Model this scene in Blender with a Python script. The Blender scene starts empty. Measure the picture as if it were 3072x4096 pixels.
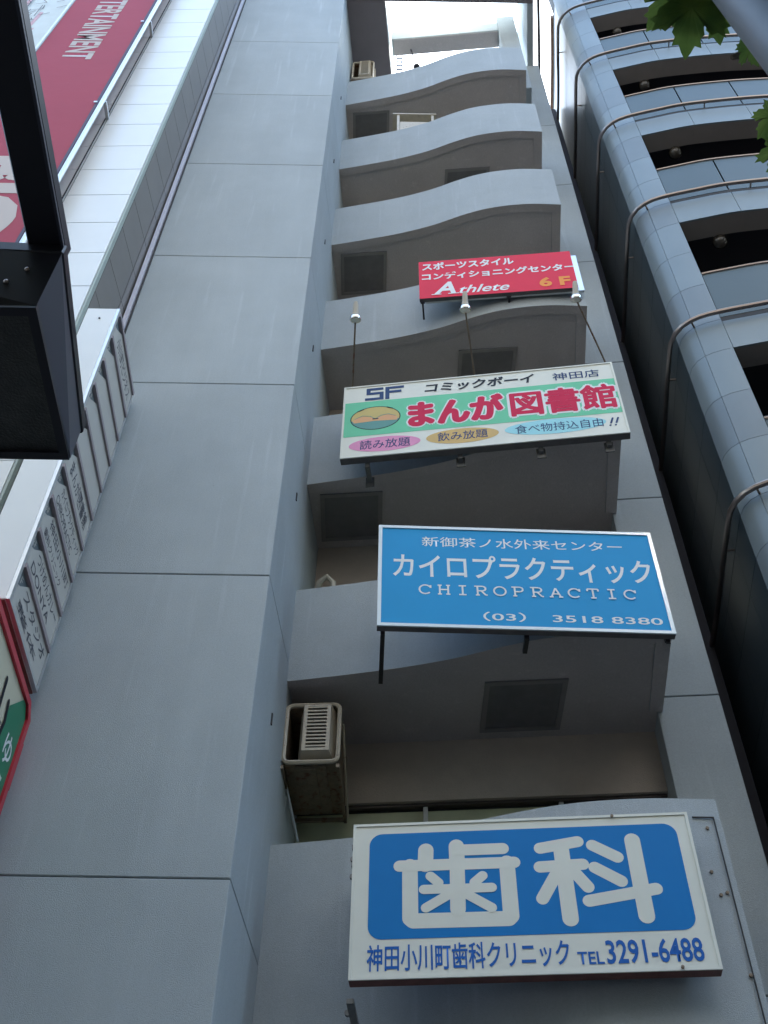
import bpy, bmesh, math, random
from mathutils import Vector, Matrix
R = math.radians
random.seed(4)
SC = bpy.context.scene
COL = SC.collection

# ------------------------------------------------------------------ camera
# world: origin at the lens, +Y straight ahead along the ground, ground at z = -1.6
cam_d = bpy.data.cameras.new('camera')
cam = bpy.data.objects.new('camera', cam_d)
COL.objects.link(cam)
SC.camera = cam
cam_d.sensor_fit = 'VERTICAL'
cam_d.sensor_height = 36.0
cam_d.lens = 4391.0 / 4096.0 * 36.0
cam_d.clip_start = 0.05
cam_d.clip_end = 4000
_f = 4391.0
upc = Vector((60.0, -3734.0, _f)).normalized()          # world up seen in camera axes (x right, y down, z forward)
zc = Vector((0, 0, 1.0))
hd = (zc - upc * zc.dot(upc)).normalized()
rt = hd.cross(upc)
if rt.x < 0:
    rt = -rt
Rm = Matrix((rt, hd, upc))                              # camera axes -> world
cx = Rm @ Vector((1, 0, 0)); cy = Rm @ Vector((0, -1, 0)); cz = Rm @ Vector((0, 0, -1))
cam.matrix_world = Matrix(((cx.x, cy.x, cz.x, 0), (cx.y, cy.y, cz.y, 0), (cx.z, cy.z, cz.z, 0), (0, 0, 0, 1)))

# ------------------------------------------------------------------ sky, sun, exposure
SUN_EL, SUN_AZ = R(46), R(22)                          # azimuth from +Y towards +X
w = bpy.data.worlds.new('World'); SC.world = w; w.use_nodes = True
nt = w.node_tree; nt.nodes.clear()
sky = nt.nodes.new('ShaderNodeTexSky'); sky.sky_type = 'NISHITA'; sky.sun_disc = False
sky.sun_elevation = SUN_EL; sky.sun_rotation = SUN_AZ
sky.air_density = 1.0; sky.dust_density = 3.0; sky.ozone_density = 1.5
bg = nt.nodes.new('ShaderNodeBackground'); bg.inputs[1].default_value = 0.15
wo = nt.nodes.new('ShaderNodeOutputWorld')
tint = nt.nodes.new('ShaderNodeMix'); tint.data_type = 'RGBA'; tint.blend_type = 'MULTIPLY'; tint.inputs[0].default_value = 1
tint.inputs[7].default_value = (.94, 1.035, .98, 1)
nt.links.new(sky.outputs[0], tint.inputs[6]); nt.links.new(tint.outputs[2], bg.inputs[0]); nt.links.new(bg.outputs[0], wo.inputs[0])
sl = bpy.data.lights.new('sun', 'SUN'); sl.energy = 3.0; sl.angle = R(0.5); sl.color = (1, .94, .86)
so = bpy.data.objects.new('sun', sl); COL.objects.link(so)
sd = Vector((math.sin(SUN_AZ) * math.cos(SUN_EL), math.cos(SUN_AZ) * math.cos(SUN_EL), math.sin(SUN_EL)))
so.rotation_euler = sd.to_track_quat('Z', 'Y').to_euler()
so.location = sd * 60
SC.view_settings.view_transform = 'Standard'
SC.view_settings.look = 'None'
SC.view_settings.exposure = 3.15
SC.view_settings.gamma = 1.0
SC.view_settings.use_curve_mapping = False

# ------------------------------------------------------------------ materials
def mat(name, color, rough=0.6, metal=0.0, var=0.0, vscale=2.0, bump=0.0, bscale=60.0, streak=0.0,
        dirt=None, coat=0.0, emit=0, spec=0.5, grain=None):
    m = bpy.data.materials.new(name); m.use_nodes = True
    t = m.node_tree; b = t.nodes['Principled BSDF']
    b.inputs['Base Color'].default_value = (*color, 1)
    b.inputs['Roughness'].default_value = rough
    b.inputs['Metallic'].default_value = metal
    b.inputs['Specular IOR Level'].default_value = spec
    if coat:
        b.inputs['Coat Weight'].default_value = coat; b.inputs['Coat Roughness'].default_value = 0.12
    if var or streak or bump:
        ge = t.nodes.new('ShaderNodeNewGeometry')
    if var or streak:
        n1 = t.nodes.new('ShaderNodeTexNoise'); n1.inputs['Scale'].default_value = vscale
        n1.inputs['Detail'].default_value = 8; n1.inputs['Roughness'].default_value = 0.62
        t.links.new(ge.outputs['Position'], n1.inputs['Vector'])
        r1 = t.nodes.new('ShaderNodeMapRange'); r1.inputs[1].default_value = .25; r1.inputs[2].default_value = .75
        r1.inputs[3].default_value = 1 - var; r1.inputs[4].default_value = 1 + var
        t.links.new(n1.outputs[0], r1.inputs[0])
        last = r1.outputs[0]
        if streak:
            mp = t.nodes.new('ShaderNodeMapping'); mp.inputs['Scale'].default_value = (2.3, 2.3, .25)
            t.links.new(ge.outputs['Position'], mp.inputs[0])
            n2 = t.nodes.new('ShaderNodeTexNoise'); n2.inputs['Scale'].default_value = 1.0; n2.inputs['Detail'].default_value = 9; n2.inputs['Roughness'].default_value = .7
            t.links.new(mp.outputs[0], n2.inputs['Vector'])
            r2 = t.nodes.new('ShaderNodeMapRange'); r2.inputs[1].default_value = .35; r2.inputs[2].default_value = .7
            r2.inputs[3].default_value = 1 + streak * .5; r2.inputs[4].default_value = 1 - streak
            t.links.new(n2.outputs[0], r2.inputs[0])
            mm = t.nodes.new('ShaderNodeMath'); mm.operation = 'MULTIPLY'
            t.links.new(last, mm.inputs[0]); t.links.new(r2.outputs[0], mm.inputs[1]); last = mm.outputs[0]
        if grain:
            oi = t.nodes.new('ShaderNodeObjectInfo')
            r0 = t.nodes.new('ShaderNodeMapRange'); r0.inputs[3].default_value = .955; r0.inputs[4].default_value = 1.045
            t.links.new(oi.outputs['Random'], r0.inputs[0])
            m0 = t.nodes.new('ShaderNodeMath'); m0.operation = 'MULTIPLY'
            t.links.new(last, m0.inputs[0]); t.links.new(r0.outputs[0], m0.inputs[1]); last = m0.outputs[0]
            n4 = t.nodes.new('ShaderNodeTexNoise'); n4.inputs['Scale'].default_value = grain[1]; n4.inputs['Detail'].default_value = 4; n4.inputs['Roughness'].default_value = .8
            t.links.new(ge.outputs['Position'], n4.inputs['Vector'])
            r4 = t.nodes.new('ShaderNodeMapRange'); r4.inputs[1].default_value = .32; r4.inputs[2].default_value = .68
            r4.inputs[3].default_value = 1 - grain[0]; r4.inputs[4].default_value = 1 + grain[0]
            t.links.new(n4.outputs[0], r4.inputs[0])
            m4 = t.nodes.new('ShaderNodeMath'); m4.operation = 'MULTIPLY'
            t.links.new(last, m4.inputs[0]); t.links.new(r4.outputs[0], m4.inputs[1]); last = m4.outputs[0]
            # long faint pale runs
            mp5 = t.nodes.new('ShaderNodeMapping'); mp5.inputs['Scale'].default_value = (9.0, 9.0, .5)
            t.links.new(ge.outputs['Position'], mp5.inputs[0])
            n5 = t.nodes.new('ShaderNodeTexNoise'); n5.inputs['Scale'].default_value = 1.0; n5.inputs['Detail'].default_value = 5
            t.links.new(mp5.outputs[0], n5.inputs['Vector'])
            r5 = t.nodes.new('ShaderNodeMapRange'); r5.inputs[1].default_value = .60; r5.inputs[2].default_value = .76
            r5.inputs[3].default_value = 1.0; r5.inputs[4].default_value = 1.16
            t.links.new(n5.outputs[0], r5.inputs[0])
            m5 = t.nodes.new('ShaderNodeMath'); m5.operation = 'MULTIPLY'
            t.links.new(last, m5.inputs[0]); t.links.new(r5.outputs[0], m5.inputs[1]); last = m5.outputs[0]
        vm = t.nodes.new('ShaderNodeVectorMath'); vm.operation = 'SCALE'
        vm.inputs[0].default_value = color
        t.links.new(last, vm.inputs['Scale'])
        src = vm.outputs[0]
        if dirt:
            n3 = t.nodes.new('ShaderNodeTexNoise'); n3.inputs['Scale'].default_value = dirt[1]; n3.inputs['Detail'].default_value = 10
            t.links.new(ge.outputs['Position'], n3.inputs['Vector'])
            r3 = t.nodes.new('ShaderNodeMapRange'); r3.inputs[1].default_value = dirt[2]; r3.inputs[2].default_value = dirt[2] + .12
            t.links.new(n3.outputs[0], r3.inputs[0])
            mx = t.nodes.new('ShaderNodeMix'); mx.data_type = 'RGBA'
            t.links.new(r3.outputs[0], mx.inputs[0]); t.links.new(src, mx.inputs[6]); mx.inputs[7].default_value = (*dirt[0], 1)
            src = mx.outputs[2]
        t.links.new(src, b.inputs['Base Color'])
    if bump:
        nb = t.nodes.new('ShaderNodeTexNoise'); nb.inputs['Scale'].default_value = bscale; nb.inputs['Detail'].default_value = 3
        t.links.new(ge.outputs['Position'], nb.inputs['Vector'])
        bp = t.nodes.new('ShaderNodeBump'); bp.inputs['Strength'].default_value = bump; bp.inputs['Distance'].default_value = .02
        t.links.new(nb.outputs[0], bp.inputs['Height']); t.links.new(bp.outputs[0], b.inputs['Normal'])
    return m

M = {}
M['stucco'] = mat('grey_spray_stucco', (.385, .425, .445), .85, var=.08, vscale=.9, bump=.3, bscale=150, grain=(.085, 60), streak=.05,
                  dirt=((.20, .20, .20), 26, .735))
M['stucco2'] = mat('grey_spray_stucco_parapet', (.395, .43, .448), .85, var=.07, vscale=2.0, bump=.3, bscale=150, grain=(.08, 60), streak=.05)
M['soffit'] = mat('painted_soffit', (.50, .455, .44), .8, var=.10, vscale=1.3, bump=.35, bscale=60, grain=(.08, 40))
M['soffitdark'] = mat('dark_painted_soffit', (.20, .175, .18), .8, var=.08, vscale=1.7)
M['tanwall'] = mat('tan_wall', (.50, .42, .355), .8, var=.1, vscale=4, bump=.4, bscale=80)
M['joint'] = mat('joint_sealant', (.045, .042, .04), .8)
M['dark'] = mat('dark_recess', (.022, .021, .024), .6)
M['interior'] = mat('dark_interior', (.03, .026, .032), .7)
M['hatch'] = mat('hatch_steel', (.17, .165, .17), .5, metal=.1, var=.15, vscale=6)
M['hatchfr'] = mat('hatch_frame', (.26, .25, .245), .5, metal=.3, var=.1, vscale=6)
M['bronze'] = mat('bronze_frame', (.09, .075, .07), .45, metal=.4)
M['glass'] = mat('olive_window_glass', (.50, .51, .34), .4, spec=.3, var=.15, vscale=2)
M['winpanel'] = mat('pale_window_panel', (.42, .42, .40), .5)
M['alu'] = mat('aluminium', (.62, .64, .65), .32, metal=.75, var=.06, vscale=8)
M['mullion'] = mat('grey_mullion', (.62, .63, .62), .4, metal=.3)
M['trimpale'] = mat('pale_edge_trim', (.58, .56, .62), .45, metal=.2)
M['white'] = mat('white_enamel_panel', (.80, .82, .81), .45, var=.03, vscale=1.2, coat=.3)
M['whiteshade'] = mat('white_enamel_panel_shaded', (.17, .155, .14), .42, var=.12, vscale=1.6, coat=.2)  # same white enamel, with the side's shade darkened into the colour
M['trimgreen'] = mat('grey_green_trim', (.36, .42, .38), .5)
M['signwhite'] = mat('sign_white', (.76, .76, .68), .5, var=.04, vscale=3, spec=.18)
M['signbox'] = mat('sign_box_dark', (.13, .12, .12), .6, var=.2, vscale=10)
M['rustred'] = mat('sign_box_underside', (.17, .07, .06), .7, var=.3, vscale=9)
M['chiroblue'] = mat('cyan_blue_vinyl', (.012, .30, .62), .5, var=.03, vscale=2, spec=.18)
M['letterwhite'] = mat('letter_white', (.78, .80, .80), .5, spec=.15)
M['framewhite'] = mat('frame_pale_blue', (.62, .72, .78), .35, coat=.3)
M['dentblue'] = mat('dental_blue_vinyl', (.005, .19, .52), .5, var=.04, vscale=2, spec=.18)
M['dentletter'] = mat('dental_lettering', (.02, .13, .46), .45, spec=.15)
M['red'] = mat('red_vinyl', (.72, .008, .035), .5, var=.04, vscale=3, spec=.18)
M['orange'] = mat('orange_lettering', (.85, .30, .04), .5, spec=.15)
M['mint'] = mat('mint_green_vinyl', (.16, .58, .34), .45, var=.04, vscale=3, spec=.18)
M['pinkred'] = mat('crimson_lettering', (.62, .02, .075), .6, spec=.15)
M['navy'] = mat('navy_lettering', (.03, .06, .16), .5, spec=.15)
M['black'] = mat('black_lettering', (.015, .016, .022), .5, spec=.15)
M['pink'] = mat('pink_oval', (.72, .25, .44), .5)
M['gold'] = mat('gold_oval', (.60, .38, .09), .5)
M['cyan'] = mat('pale_cyan_oval', (.30, .66, .72), .5)
M['mustard'] = mat('mustard_print', (.56, .42, .10), .5)
M['peach'] = mat('peach_print', (.68, .34, .12), .5)
M['teal'] = mat('teal_print', (.08, .26, .22), .5)
M['steel'] = mat('galvanised_bracket', (.20, .20, .20), .5, metal=.6, var=.15, vscale=20)
M['rusty'] = mat('rusty_steel', (.22, .17, .12), .6, metal=.3, var=.3, vscale=20, dirt=((.16, .06, .025), 14, .55))
M['cream'] = mat('cream_enamel', (.53, .46, .355), .45, var=.12, vscale=12, dirt=((.22, .10, .05), 22, .64))
M['chrome'] = mat('chrome', (.85, .85, .86), .08, metal=1)
M['lampbody'] = mat('lamp_cream', (.50, .46, .38), .5)
M['bluepanel'] = mat('blue_grey_metal_panel', (.205, .24, .25), .42, metal=.1, var=.08, vscale=.8, spec=.4)
M['bluepanel2'] = mat('blue_grey_metal_panel_matt', (.19, .22, .235), .46, metal=.1, var=.08, vscale=1.1, spec=.4)
M['bluepanelshade'] = mat('blue_grey_side_panel_shaded', (.038, .055, .064), .34, metal=.1, var=.12, vscale=.9, spec=.4)  # shade of the narrow gap put into the panel colour
M['brownsoffit'] = mat('brown_soffit', (.24, .21, .195), .7, var=.08, vscale=3)
M['spandrel'] = mat('blue_spandrel_glass', (.075, .105, .115), .45, metal=0, spec=.3)
M['pipe'] = mat('stainless_pipe', (.36, .30, .275), .28, metal=.9)
M['coping'] = mat('brown_coping', (.22, .13, .09), .6, var=.15, vscale=6)
M['globe'] = mat('globe_lamp', (.06, .05, .04), .12, spec=.7, coat=.5)
M['banner'] = mat('faded_red_banner', (.36, .045, .08), .75, var=.05, vscale=1.0, bump=.25, bscale=3)
M['bannerletter'] = mat('banner_letter_grey', (.52, .47, .45), .7)
M['tube'] = mat('white_tube', (.72, .78, .78), .3, metal=.3)
M['purple'] = mat('purple_edge', (.06, .045, .09), .6)
M['posterbase'] = mat('pale_poster', (.62, .70, .72), .7, var=.06, vscale=3)
M['posterline'] = mat('poster_ink', (.10, .08, .10), .7)
M['posterpink'] = mat('poster_pink', (.62, .42, .48), .7)
M['tealframe'] = mat('teal_frame', (.03, .13, .13), .5)
M['lampdark'] = mat('dark_lamp_paint', (.014, .012, .018), .42, var=.1, vscale=10)
M['lampside'] = mat('dark_lamp_side', (.05, .05, .07), .5)
M['lampglass'] = mat('lamp_prismatic_glass', (.035, .035, .03), .35, var=.5, vscale=14, bump=.4, bscale=130)
M['screw'] = mat('screw', (.5, .4, .35), .3, metal=.9)
M['polegrey'] = mat('grey_painted_pole', (.10, .11, .12), .5, metal=.1, var=.05, vscale=10)
M['rowcream'] = mat('tenant_plate', (.52, .50, .46), .5, var=.04, vscale=6)
M['tenantink'] = mat('faded_tenant_ink', (.07, .07, .09), .6)
M['rowdark'] = mat('tenant_floor_corner', (.13, .16, .18), .5)
M['rowbar'] = mat('tenant_bar', (.34, .29, .305), .5, metal=.2)
M['sobared'] = mat('signal_red_frame', (.52, .008, .03), .4, coat=.3)
M['sobagreen'] = mat('green_strip', (.012, .20, .10), .45)
M['sobacream'] = mat('cream_panel', (.60, .56, .42), .5)
M['bark'] = mat('bark', (.10, .075, .055), .9, var=.3, vscale=20, bump=.8, bscale=30)
M['asphalt'] = mat('asphalt', (.05, .05, .052), .9, var=.2, vscale=6, bump=.6, bscale=200)
M['paving'] = mat('pavement', (.08, .075, .07), .85, var=.12, vscale=3, bump=.3, bscale=50)
M['paint'] = mat('road_paint', (.75, .75, .72), .7)
M['beige'] = mat('beige_tile_wall', (.13, .12, .11), .6, var=.06, vscale=1)
M['darktile'] = mat('dark_tile_wall', (.11, .11, .115), .5, var=.06)
M['roofgrey'] = mat('roof_grey', (.3, .3, .3), .8)
M['farglass'] = mat('far_window', (.06, .08, .10), .1)
M['clear'] = mat('wire', (.08, .08, .08), .6)

def leafmat():
    m = bpy.data.materials.new('plane_tree_leaf'); m.use_nodes = True
    t = m.node_tree; t.nodes.clear()
    oi = t.nodes.new('ShaderNodeNewGeometry')
    n = t.nodes.new('ShaderNodeTexNoise'); n.inputs['Scale'].default_value = 16; n.inputs['Detail'].default_value = 4
    t.links.new(oi.outputs['Position'], n.inputs['Vector'])
    cr = t.nodes.new('ShaderNodeValToRGB')
    cr.color_ramp.elements[0].position = .3; cr.color_ramp.elements[0].color = (.06, .105, .022, 1)
    cr.color_ramp.elements[1].position = .75; cr.color_ramp.elements[1].color = (.14, .19, .04, 1)
    t.links.new(n.outputs[0], cr.inputs[0])
    d = t.nodes.new('ShaderNodeBsdfPrincipled'); d.inputs['Roughness'].default_value = .55
    tr = t.nodes.new('ShaderNodeBsdfTranslucent')
    mx = t.nodes.new('ShaderNodeMixShader'); mx.inputs[0].default_value = .6
    o = t.nodes.new('ShaderNodeOutputMaterial')
    t.links.new(cr.outputs[0], d.inputs['Base Color']); t.links.new(cr.outputs[0], tr.inputs[0])
    t.links.new(d.outputs[0], mx.inputs[1]); t.links.new(tr.outputs[0], mx.inputs[2]); t.links.new(mx.outputs[0], o.inputs[0])
    return m
M['leaf'] = leafmat()

# ------------------------------------------------------------------ helpers
def tag(o, label, cat, group=None):
    o['label'] = label; o['category'] = cat
    if group: o['group'] = group
    return o

def thing(name, label, cat, loc=(0, 0, 0), rz=0.0, group=None):
    o = bpy.data.objects.new(name, None); COL.objects.link(o)
    o.location = loc; o.rotation_euler = (0, 0, rz); o.empty_display_size = .2
    return tag(o, label, cat, group)

class G:
    """collects geometry (in world or thing coordinates) for ONE mesh object"""
    def __init__(s): s.v = []; s.f = []
    def add(s, vs, fs):
        k = len(s.v); s.v += [tuple(v) for v in vs]; s.f += [tuple(i + k for i in f) for f in fs]; return s
    def prism(s, poly, z0, z1):
        n = len(poly)
        a = sum(poly[i][0] * poly[(i + 1) % n][1] - poly[(i + 1) % n][0] * poly[i][1] for i in range(n))
        if a < 0: poly = poly[::-1]
        vs = [(x, y, z0) for x, y in poly] + [(x, y, z1) for x, y in poly]
        fs = [tuple(range(n))[::-1], tuple(range(n, 2 * n))] + [(i, (i + 1) % n, n + (i + 1) % n, n + i) for i in range(n)]
        return s.add(vs, fs)
    def box(s, x0, x1, y0, y1, z0, z1):
        return s.prism([(x0, y0), (x1, y0), (x1, y1), (x0, y1)], z0, z1)
    def yprism(s, poly, y0, y1):
        """poly in (x,z), extruded y0 (front) .. y1"""
        n = len(poly)
        a = sum(poly[i][0] * poly[(i + 1) % n][1] - poly[(i + 1) % n][0] * poly[i][1] for i in range(n))
        if a < 0: poly = poly[::-1]
        vs = [(x, y0, z) for x, z in poly] + [(x, y1, z) for x, z in poly]
        fs = [tuple(range(n)), tuple(range(n, 2 * n))[::-1]] + [((i + 1) % n, i, n + i, n + (i + 1) % n) for i in range(n)]
        return s.add(vs, fs)
    def tube(s, pts, r, n=8, r1=None, caps=True):
        pts = [Vector(p) for p in pts]; m = len(pts); rings = []
        prev = None
        for i, p in enumerate(pts):
            d = (pts[min(i + 1, m - 1)] - pts[max(i - 1, 0)]).normalized()
            if prev is None:
                a = d.cross(Vector((0, 0, 1)));
                if a.length < .05: a = d.cross(Vector((1, 0, 0)))
                a.normalize()
            else:
                a = (prev - d * prev.dot(d)).normalized()
            prev = a; b = d.cross(a)
            rr = r if r1 is None else r + (r1 - r) * i / max(1, m - 1)
            rings.append([p + (a * math.cos(2 * math.pi * j / n) + b * math.sin(2 * math.pi * j / n)) * rr for j in range(n)])
        vs = [v for ring in rings for v in ring]; fs = []
        for i in range(m - 1):
            for j in range(n):
                fs.append((i * n + j, i * n + (j + 1) % n, (i + 1) * n + (j + 1) % n, (i + 1) * n + j))
        if caps:
            fs.append(tuple(range(n))[::-1]); fs.append(tuple((m - 1) * n + j for j in range(n)))
        return s.add(vs, fs)
    def lathe(s, prof, origin, axis, n=20):
        """prof: list of (radius, distance along axis)"""
        o = Vector(origin); d = Vector(axis).normalized()
        a = d.cross(Vector((0, 0, 1)));
        if a.length < .05: a = d.cross(Vector((1, 0, 0)))
        a.normalize(); b = d.cross(a); vs = []; fs = []
        for r_, h in prof:
            vs += [o + d * h + (a * math.cos(2 * math.pi * j / n) + b * math.sin(2 * math.pi * j / n)) * max(r_, 1e-4) for j in range(n)]
        for i in range(len(prof) - 1):
            for j in range(n):
                fs.append((i * n + j, i * n + (j + 1) % n, (i + 1) * n + (j + 1) % n, (i + 1) * n + j))
        return s.add(vs, fs)
    def build(s, name, m, parent=None, smooth=False, bevel=0, kind=None, shift=None):
        me = bpy.data.meshes.new(name)
        vs = s.v
        if shift is not None:
            vs = [(v[0] - shift[0], v[1] - shift[1], v[2] - shift[2]) for v in vs]
        me.from_pydata([tuple(v) for v in vs], [], s.f)
        bm = bmesh.new(); bm.from_mesh(me)
        bmesh.ops.delete(bm, geom=[v for v in bm.verts if not v.link_faces], context='VERTS')
        bmesh.ops.recalc_face_normals(bm, faces=bm.faces)
        if bevel:
            bmesh.ops.bevel(bm, geom=[e for e in bm.edges if e.is_manifold and e.calc_face_angle(0) > .6], offset=bevel, segments=1, affect='EDGES')
        bm.to_mesh(me); bm.free()
        me.materials.append(m)
        if smooth:
            for p in me.polygons: p.use_smooth = True
            try: me.set_sharp_from_angle(angle=R(40))
            except Exception: pass
        o = bpy.data.objects.new(name, me); COL.objects.link(o)
        if shift is not None and parent is None: o.location = shift
        if parent is not None: o.parent = parent
        if kind: o['kind'] = kind
        return o

def wpart(name, g, m, th, **k):
    """part given in world coordinates under an unrotated thing"""
    return g.build(name, m, th, shift=tuple(th.location), **k)

def structure(name, g, m):
    return g.build(name, m, None, kind='structure')

def catmull(P, n=6):
    out = []
    Q = [P[0]] + list(P) + [P[-1]]
    for i in range(1, len(Q) - 2):
        p0, p1, p2, p3 = [Vector(q) for q in Q[i - 1:i + 3]]
        for k in range(n):
            t = k / n
            out.append(.5 * ((2 * p1) + (p2 - p0) * t + (2 * p0 - 5 * p1 + 4 * p2 - p3) * t * t + (3 * p1 - p0 - 3 * p2 + p3) * t ** 3))
    out.append(Vector(P[-1]))
    return [tuple(v) for v in out]

def text_mesh(body, bold=0.0, shear=0.0, depth=.003):
    c = bpy.data.curves.new('lettering', 'FONT'); c.body = body; c.shear = shear; c.offset = bold
    c.extrude = 0.0; c.resolution_u = 3
    o = bpy.data.objects.new('lettering_source', c); COL.objects.link(o)
    dg = bpy.context.evaluated_depsgraph_get(); dg.update()
    me = bpy.data.meshes.new_from_object(o.evaluated_get(dg))
    bpy.data.objects.remove(o); bpy.data.curves.remove(c)
    return me

def text(th, body, x0, x1, z0, z1, m, y=-.0034, bold=0.0, shear=0.0, name='lettering', rot=0, fat=0.0):
    """flat print on a sign: fitted to the box x0..x1, z0..z1 in sign coordinates; rot=-1 turns it a quarter clockwise"""
    me = text_mesh(body, bold, shear)
    vs = [v.co.copy() for v in me.vertices]
    if rot: vs = [Vector((v.y, -v.x, 0)) for v in vs]
    xa = min(v.x for v in vs); xb = max(v.x for v in vs); ya = min(v.y for v in vs); yb = max(v.y for v in vs)
    for v, q in zip(me.vertices, vs):
        v.co = (x0 + (q.x - xa) / (xb - xa) * (x1 - x0), y, z0 + (q.y - ya) / (yb - ya) * (z1 - z0))
    if fat:
        bv = [v.co.copy() for v in me.vertices]; bf = [tuple(p.vertices) for p in me.polygons]; N = len(bv); av = list(bv); af = list(bf)
        for k in range(10):
            a = 2 * math.pi * k / 10; off = Vector((fat * math.cos(a), -.00006 * (k + 1), fat * math.sin(a)))
            b0 = len(av); av += [v + off for v in bv]; af += [tuple(i + b0 for i in f) for f in bf]
        me = bpy.data.meshes.new(name); me.from_pydata([tuple(v) for v in av], [], af)
    me.name = name; me.materials.clear(); me.materials.append(m)
    o = bpy.data.objects.new(name, me); COL.objects.link(o); o.parent = th
    return o

def strokes(th, lines, wd, m, y=-.003, name='lettering', roundcap=True, ext=0.0):
    """brush strokes with round ends as flat print; each stroke a thin raised plate at its own tiny height"""
    g = G(); k = 0
    for ln in lines:
        for a, b in zip(ln[:-1], ln[1:]):
            a = Vector(a); b = Vector(b); d = (b - a); L = d.length; d = d / L if L > 1e-6 else Vector((1, 0)); h = wd / 2
            base = math.atan2(d.y, d.x); poly = []
            N = 10 if roundcap else 1
            if roundcap:
                for j in range(N + 1):
                    an = base - math.pi / 2 + math.pi * j / N; poly.append((b.x + h * math.cos(an), b.y + h * math.sin(an)))
                for j in range(N + 1):
                    an = base + math.pi / 2 + math.pi * j / N; poly.append((a.x + h * math.cos(an), a.y + h * math.sin(an)))
            else:
                n_ = Vector((-d.y, d.x)) * h; a = a - d * ext; b = b + d * ext
                poly = [tuple(a - n_), tuple(b - n_), tuple(b + n_), tuple(a + n_)]
            yy = y - k * .00008
            g.add([(p[0], yy, p[1]) for p in poly], [tuple(range(len(poly)))]); k += 1
    return g.build(name, m, th)

def rrect(x0, x1, z0, z1, r, n=6):
    P = []
    for cx_, cz_, a0 in ((x1 - r, z0 + r, -90), (x1 - r, z1 - r, 0), (x0 + r, z1 - r, 90), (x0 + r, z0 + r, 180)):
        for j in range(n + 1):
            a = R(a0 + 90 * j / n); P.append((cx_ + r * math.cos(a), cz_ + r * math.sin(a)))
    return P

def flat(poly, y):
    g = G(); g.add([(p[0], y, p[1]) for p in poly], [tuple(range(len(poly)))]); return g

def oval(cx_, cz_, rx, rz_, n=36):
    return [(cx_ + rx * math.cos(2 * math.pi * j / n), cz_ + rz_ * math.sin(2 * math.pi * j / n)) for j in range(n)]

GZ = -1.6
# ================================================================== ground, road
g = G(); g.box(-600, 600, -600, 600, GZ - .5, GZ - .004); structure('ground', g, M['asphalt'])
g = G(); g.box(-60, 60, -12.0, -1.2, GZ - .3, GZ); structure('road', g, M['asphalt'])
g = G(); g.box(-60, 60, -1.2, 6.85, GZ - .3, GZ + .12); structure('pavement', g, M['paving'])
g = G(); g.box(-60, 60, -15.45, -12.0, GZ - .3, GZ + .12); structure('far_pavement', g, M['paving'])
g = G()
for i in range(-9, 10): g.box(i * 6, i * 6 + 3, -6.7, -6.55, GZ + .001, GZ + .004)
structure('road_markings', g, M['paint'])

# ================================================================== central grey building
B = thing('grey_building', 'narrow grey stucco office building with S-curved balconies stacked up its front', 'building', (0, 8.5, GZ))
JZ = [-1.6, 1.1, 4.15, 7.20, 10.29, 13.31, 16.33, 19.32, 22.19, 25.3, 28.6]
colpoly = [(-3.14, 6.9), (-1.028, 6.9), (-.91, 8.1), (-.80, 9.25), (-3.14, 9.25)]
corepoly = [(-3.12, 6.93), (-1.055, 6.93), (-.94, 8.1), (-.83, 9.2), (-3.12, 9.2)]
g = G(); g.prism(corepoly, -1.6, 28.5); wpart('wall_core', g, M['joint'], B)
for a, b in zip(JZ[:-1], JZ[1:]):
    g = G(); g.prism(colpoly, a + .0055, b - .0055)
    wpart('wall_panel', g, M['stucco'], B, bevel=.006)
strip = [(2.735, 8.50), (3.37, 8.44), (3.62, 11.0), (2.98, 11.0)]
stripc = [(2.76, 8.53), (3.35, 8.47), (3.59, 10.9), (3.0, 10.9)]
g = G(); g.prism(stripc, -1.6, 25.75); wpart('wall_core', g, M['joint'], B)
JS = JZ[:9] + [25.8]
for a, b in zip(JS[:-1], JS[1:]):
    g = G(); g.prism(strip, a + .007, b - .007)
    wpart('wall_panel', g, M['stucco'], B, bevel=.006)
# metal trim along the left edge of the wall
g = G(); g.box(-3.20, -3.142, 6.86, 6.98, -1.6, 28.6); wpart('edge_trim', g, M['trimpale'], B)
g = G(); g.box(-3.135, -3.115, 6.885, 6.899, -1.6, 28.6); wpart('edge_gap', g, M['joint'], B)
# small drain slots in the return wall
for z in (6.13, 9.18, 12.2, 15.2, 18.2, 21.2):
    t0, t1 = .70 / 1.206, .735 / 1.206
    g = G()
    xx = lambda y: -1.028 + (y - 6.9) * .0983
    g.prism([(xx(7.60), 7.60), (xx(7.60) + .012, 7.60), (xx(7.625) + .012, 7.625), (xx(7.625), 7.625)], z - .06, z + .06)
    wpart('drain_slot', g, M['dark'], B)

curve = catmull([(-.915, 8.12), (-.35, 8.01), (.2, 7.89), (.70, 7.745), (1.1, 7.59), (1.45, 7.475), (1.8, 7.405), (2.2, 7.365), (2.67, 7.37)], 5)
side = [(2.67, 7.37), (2.78, 8.49)]
def inset(pts, d):
    out = []
    for i, p in enumerate(pts):
        a = Vector(pts[max(0, i - 1)]); b = Vector(pts[min(len(pts) - 1, i + 1)]); t = (b - a).normalized()
        out.append((p[0] - t.y * d, p[1] + t.x * d))
    return out
TH = .13
inn = [p for p in inset(curve, TH) if p[0] < 2.45] + [(2.54, 7.50)]
curve = curve[:len(inn) - 1] + [curve[-1]]
inn[-1] = (2.54, 7.50)
back = lambda x: 9.15 - (x + .8) * .092
SO = [7.0, 10.02, 12.98, 16.1, 19.05, 22.22]
TOP = [8.25, 11.37, 14.3, 17.42, 20.38, 23.55]
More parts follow.
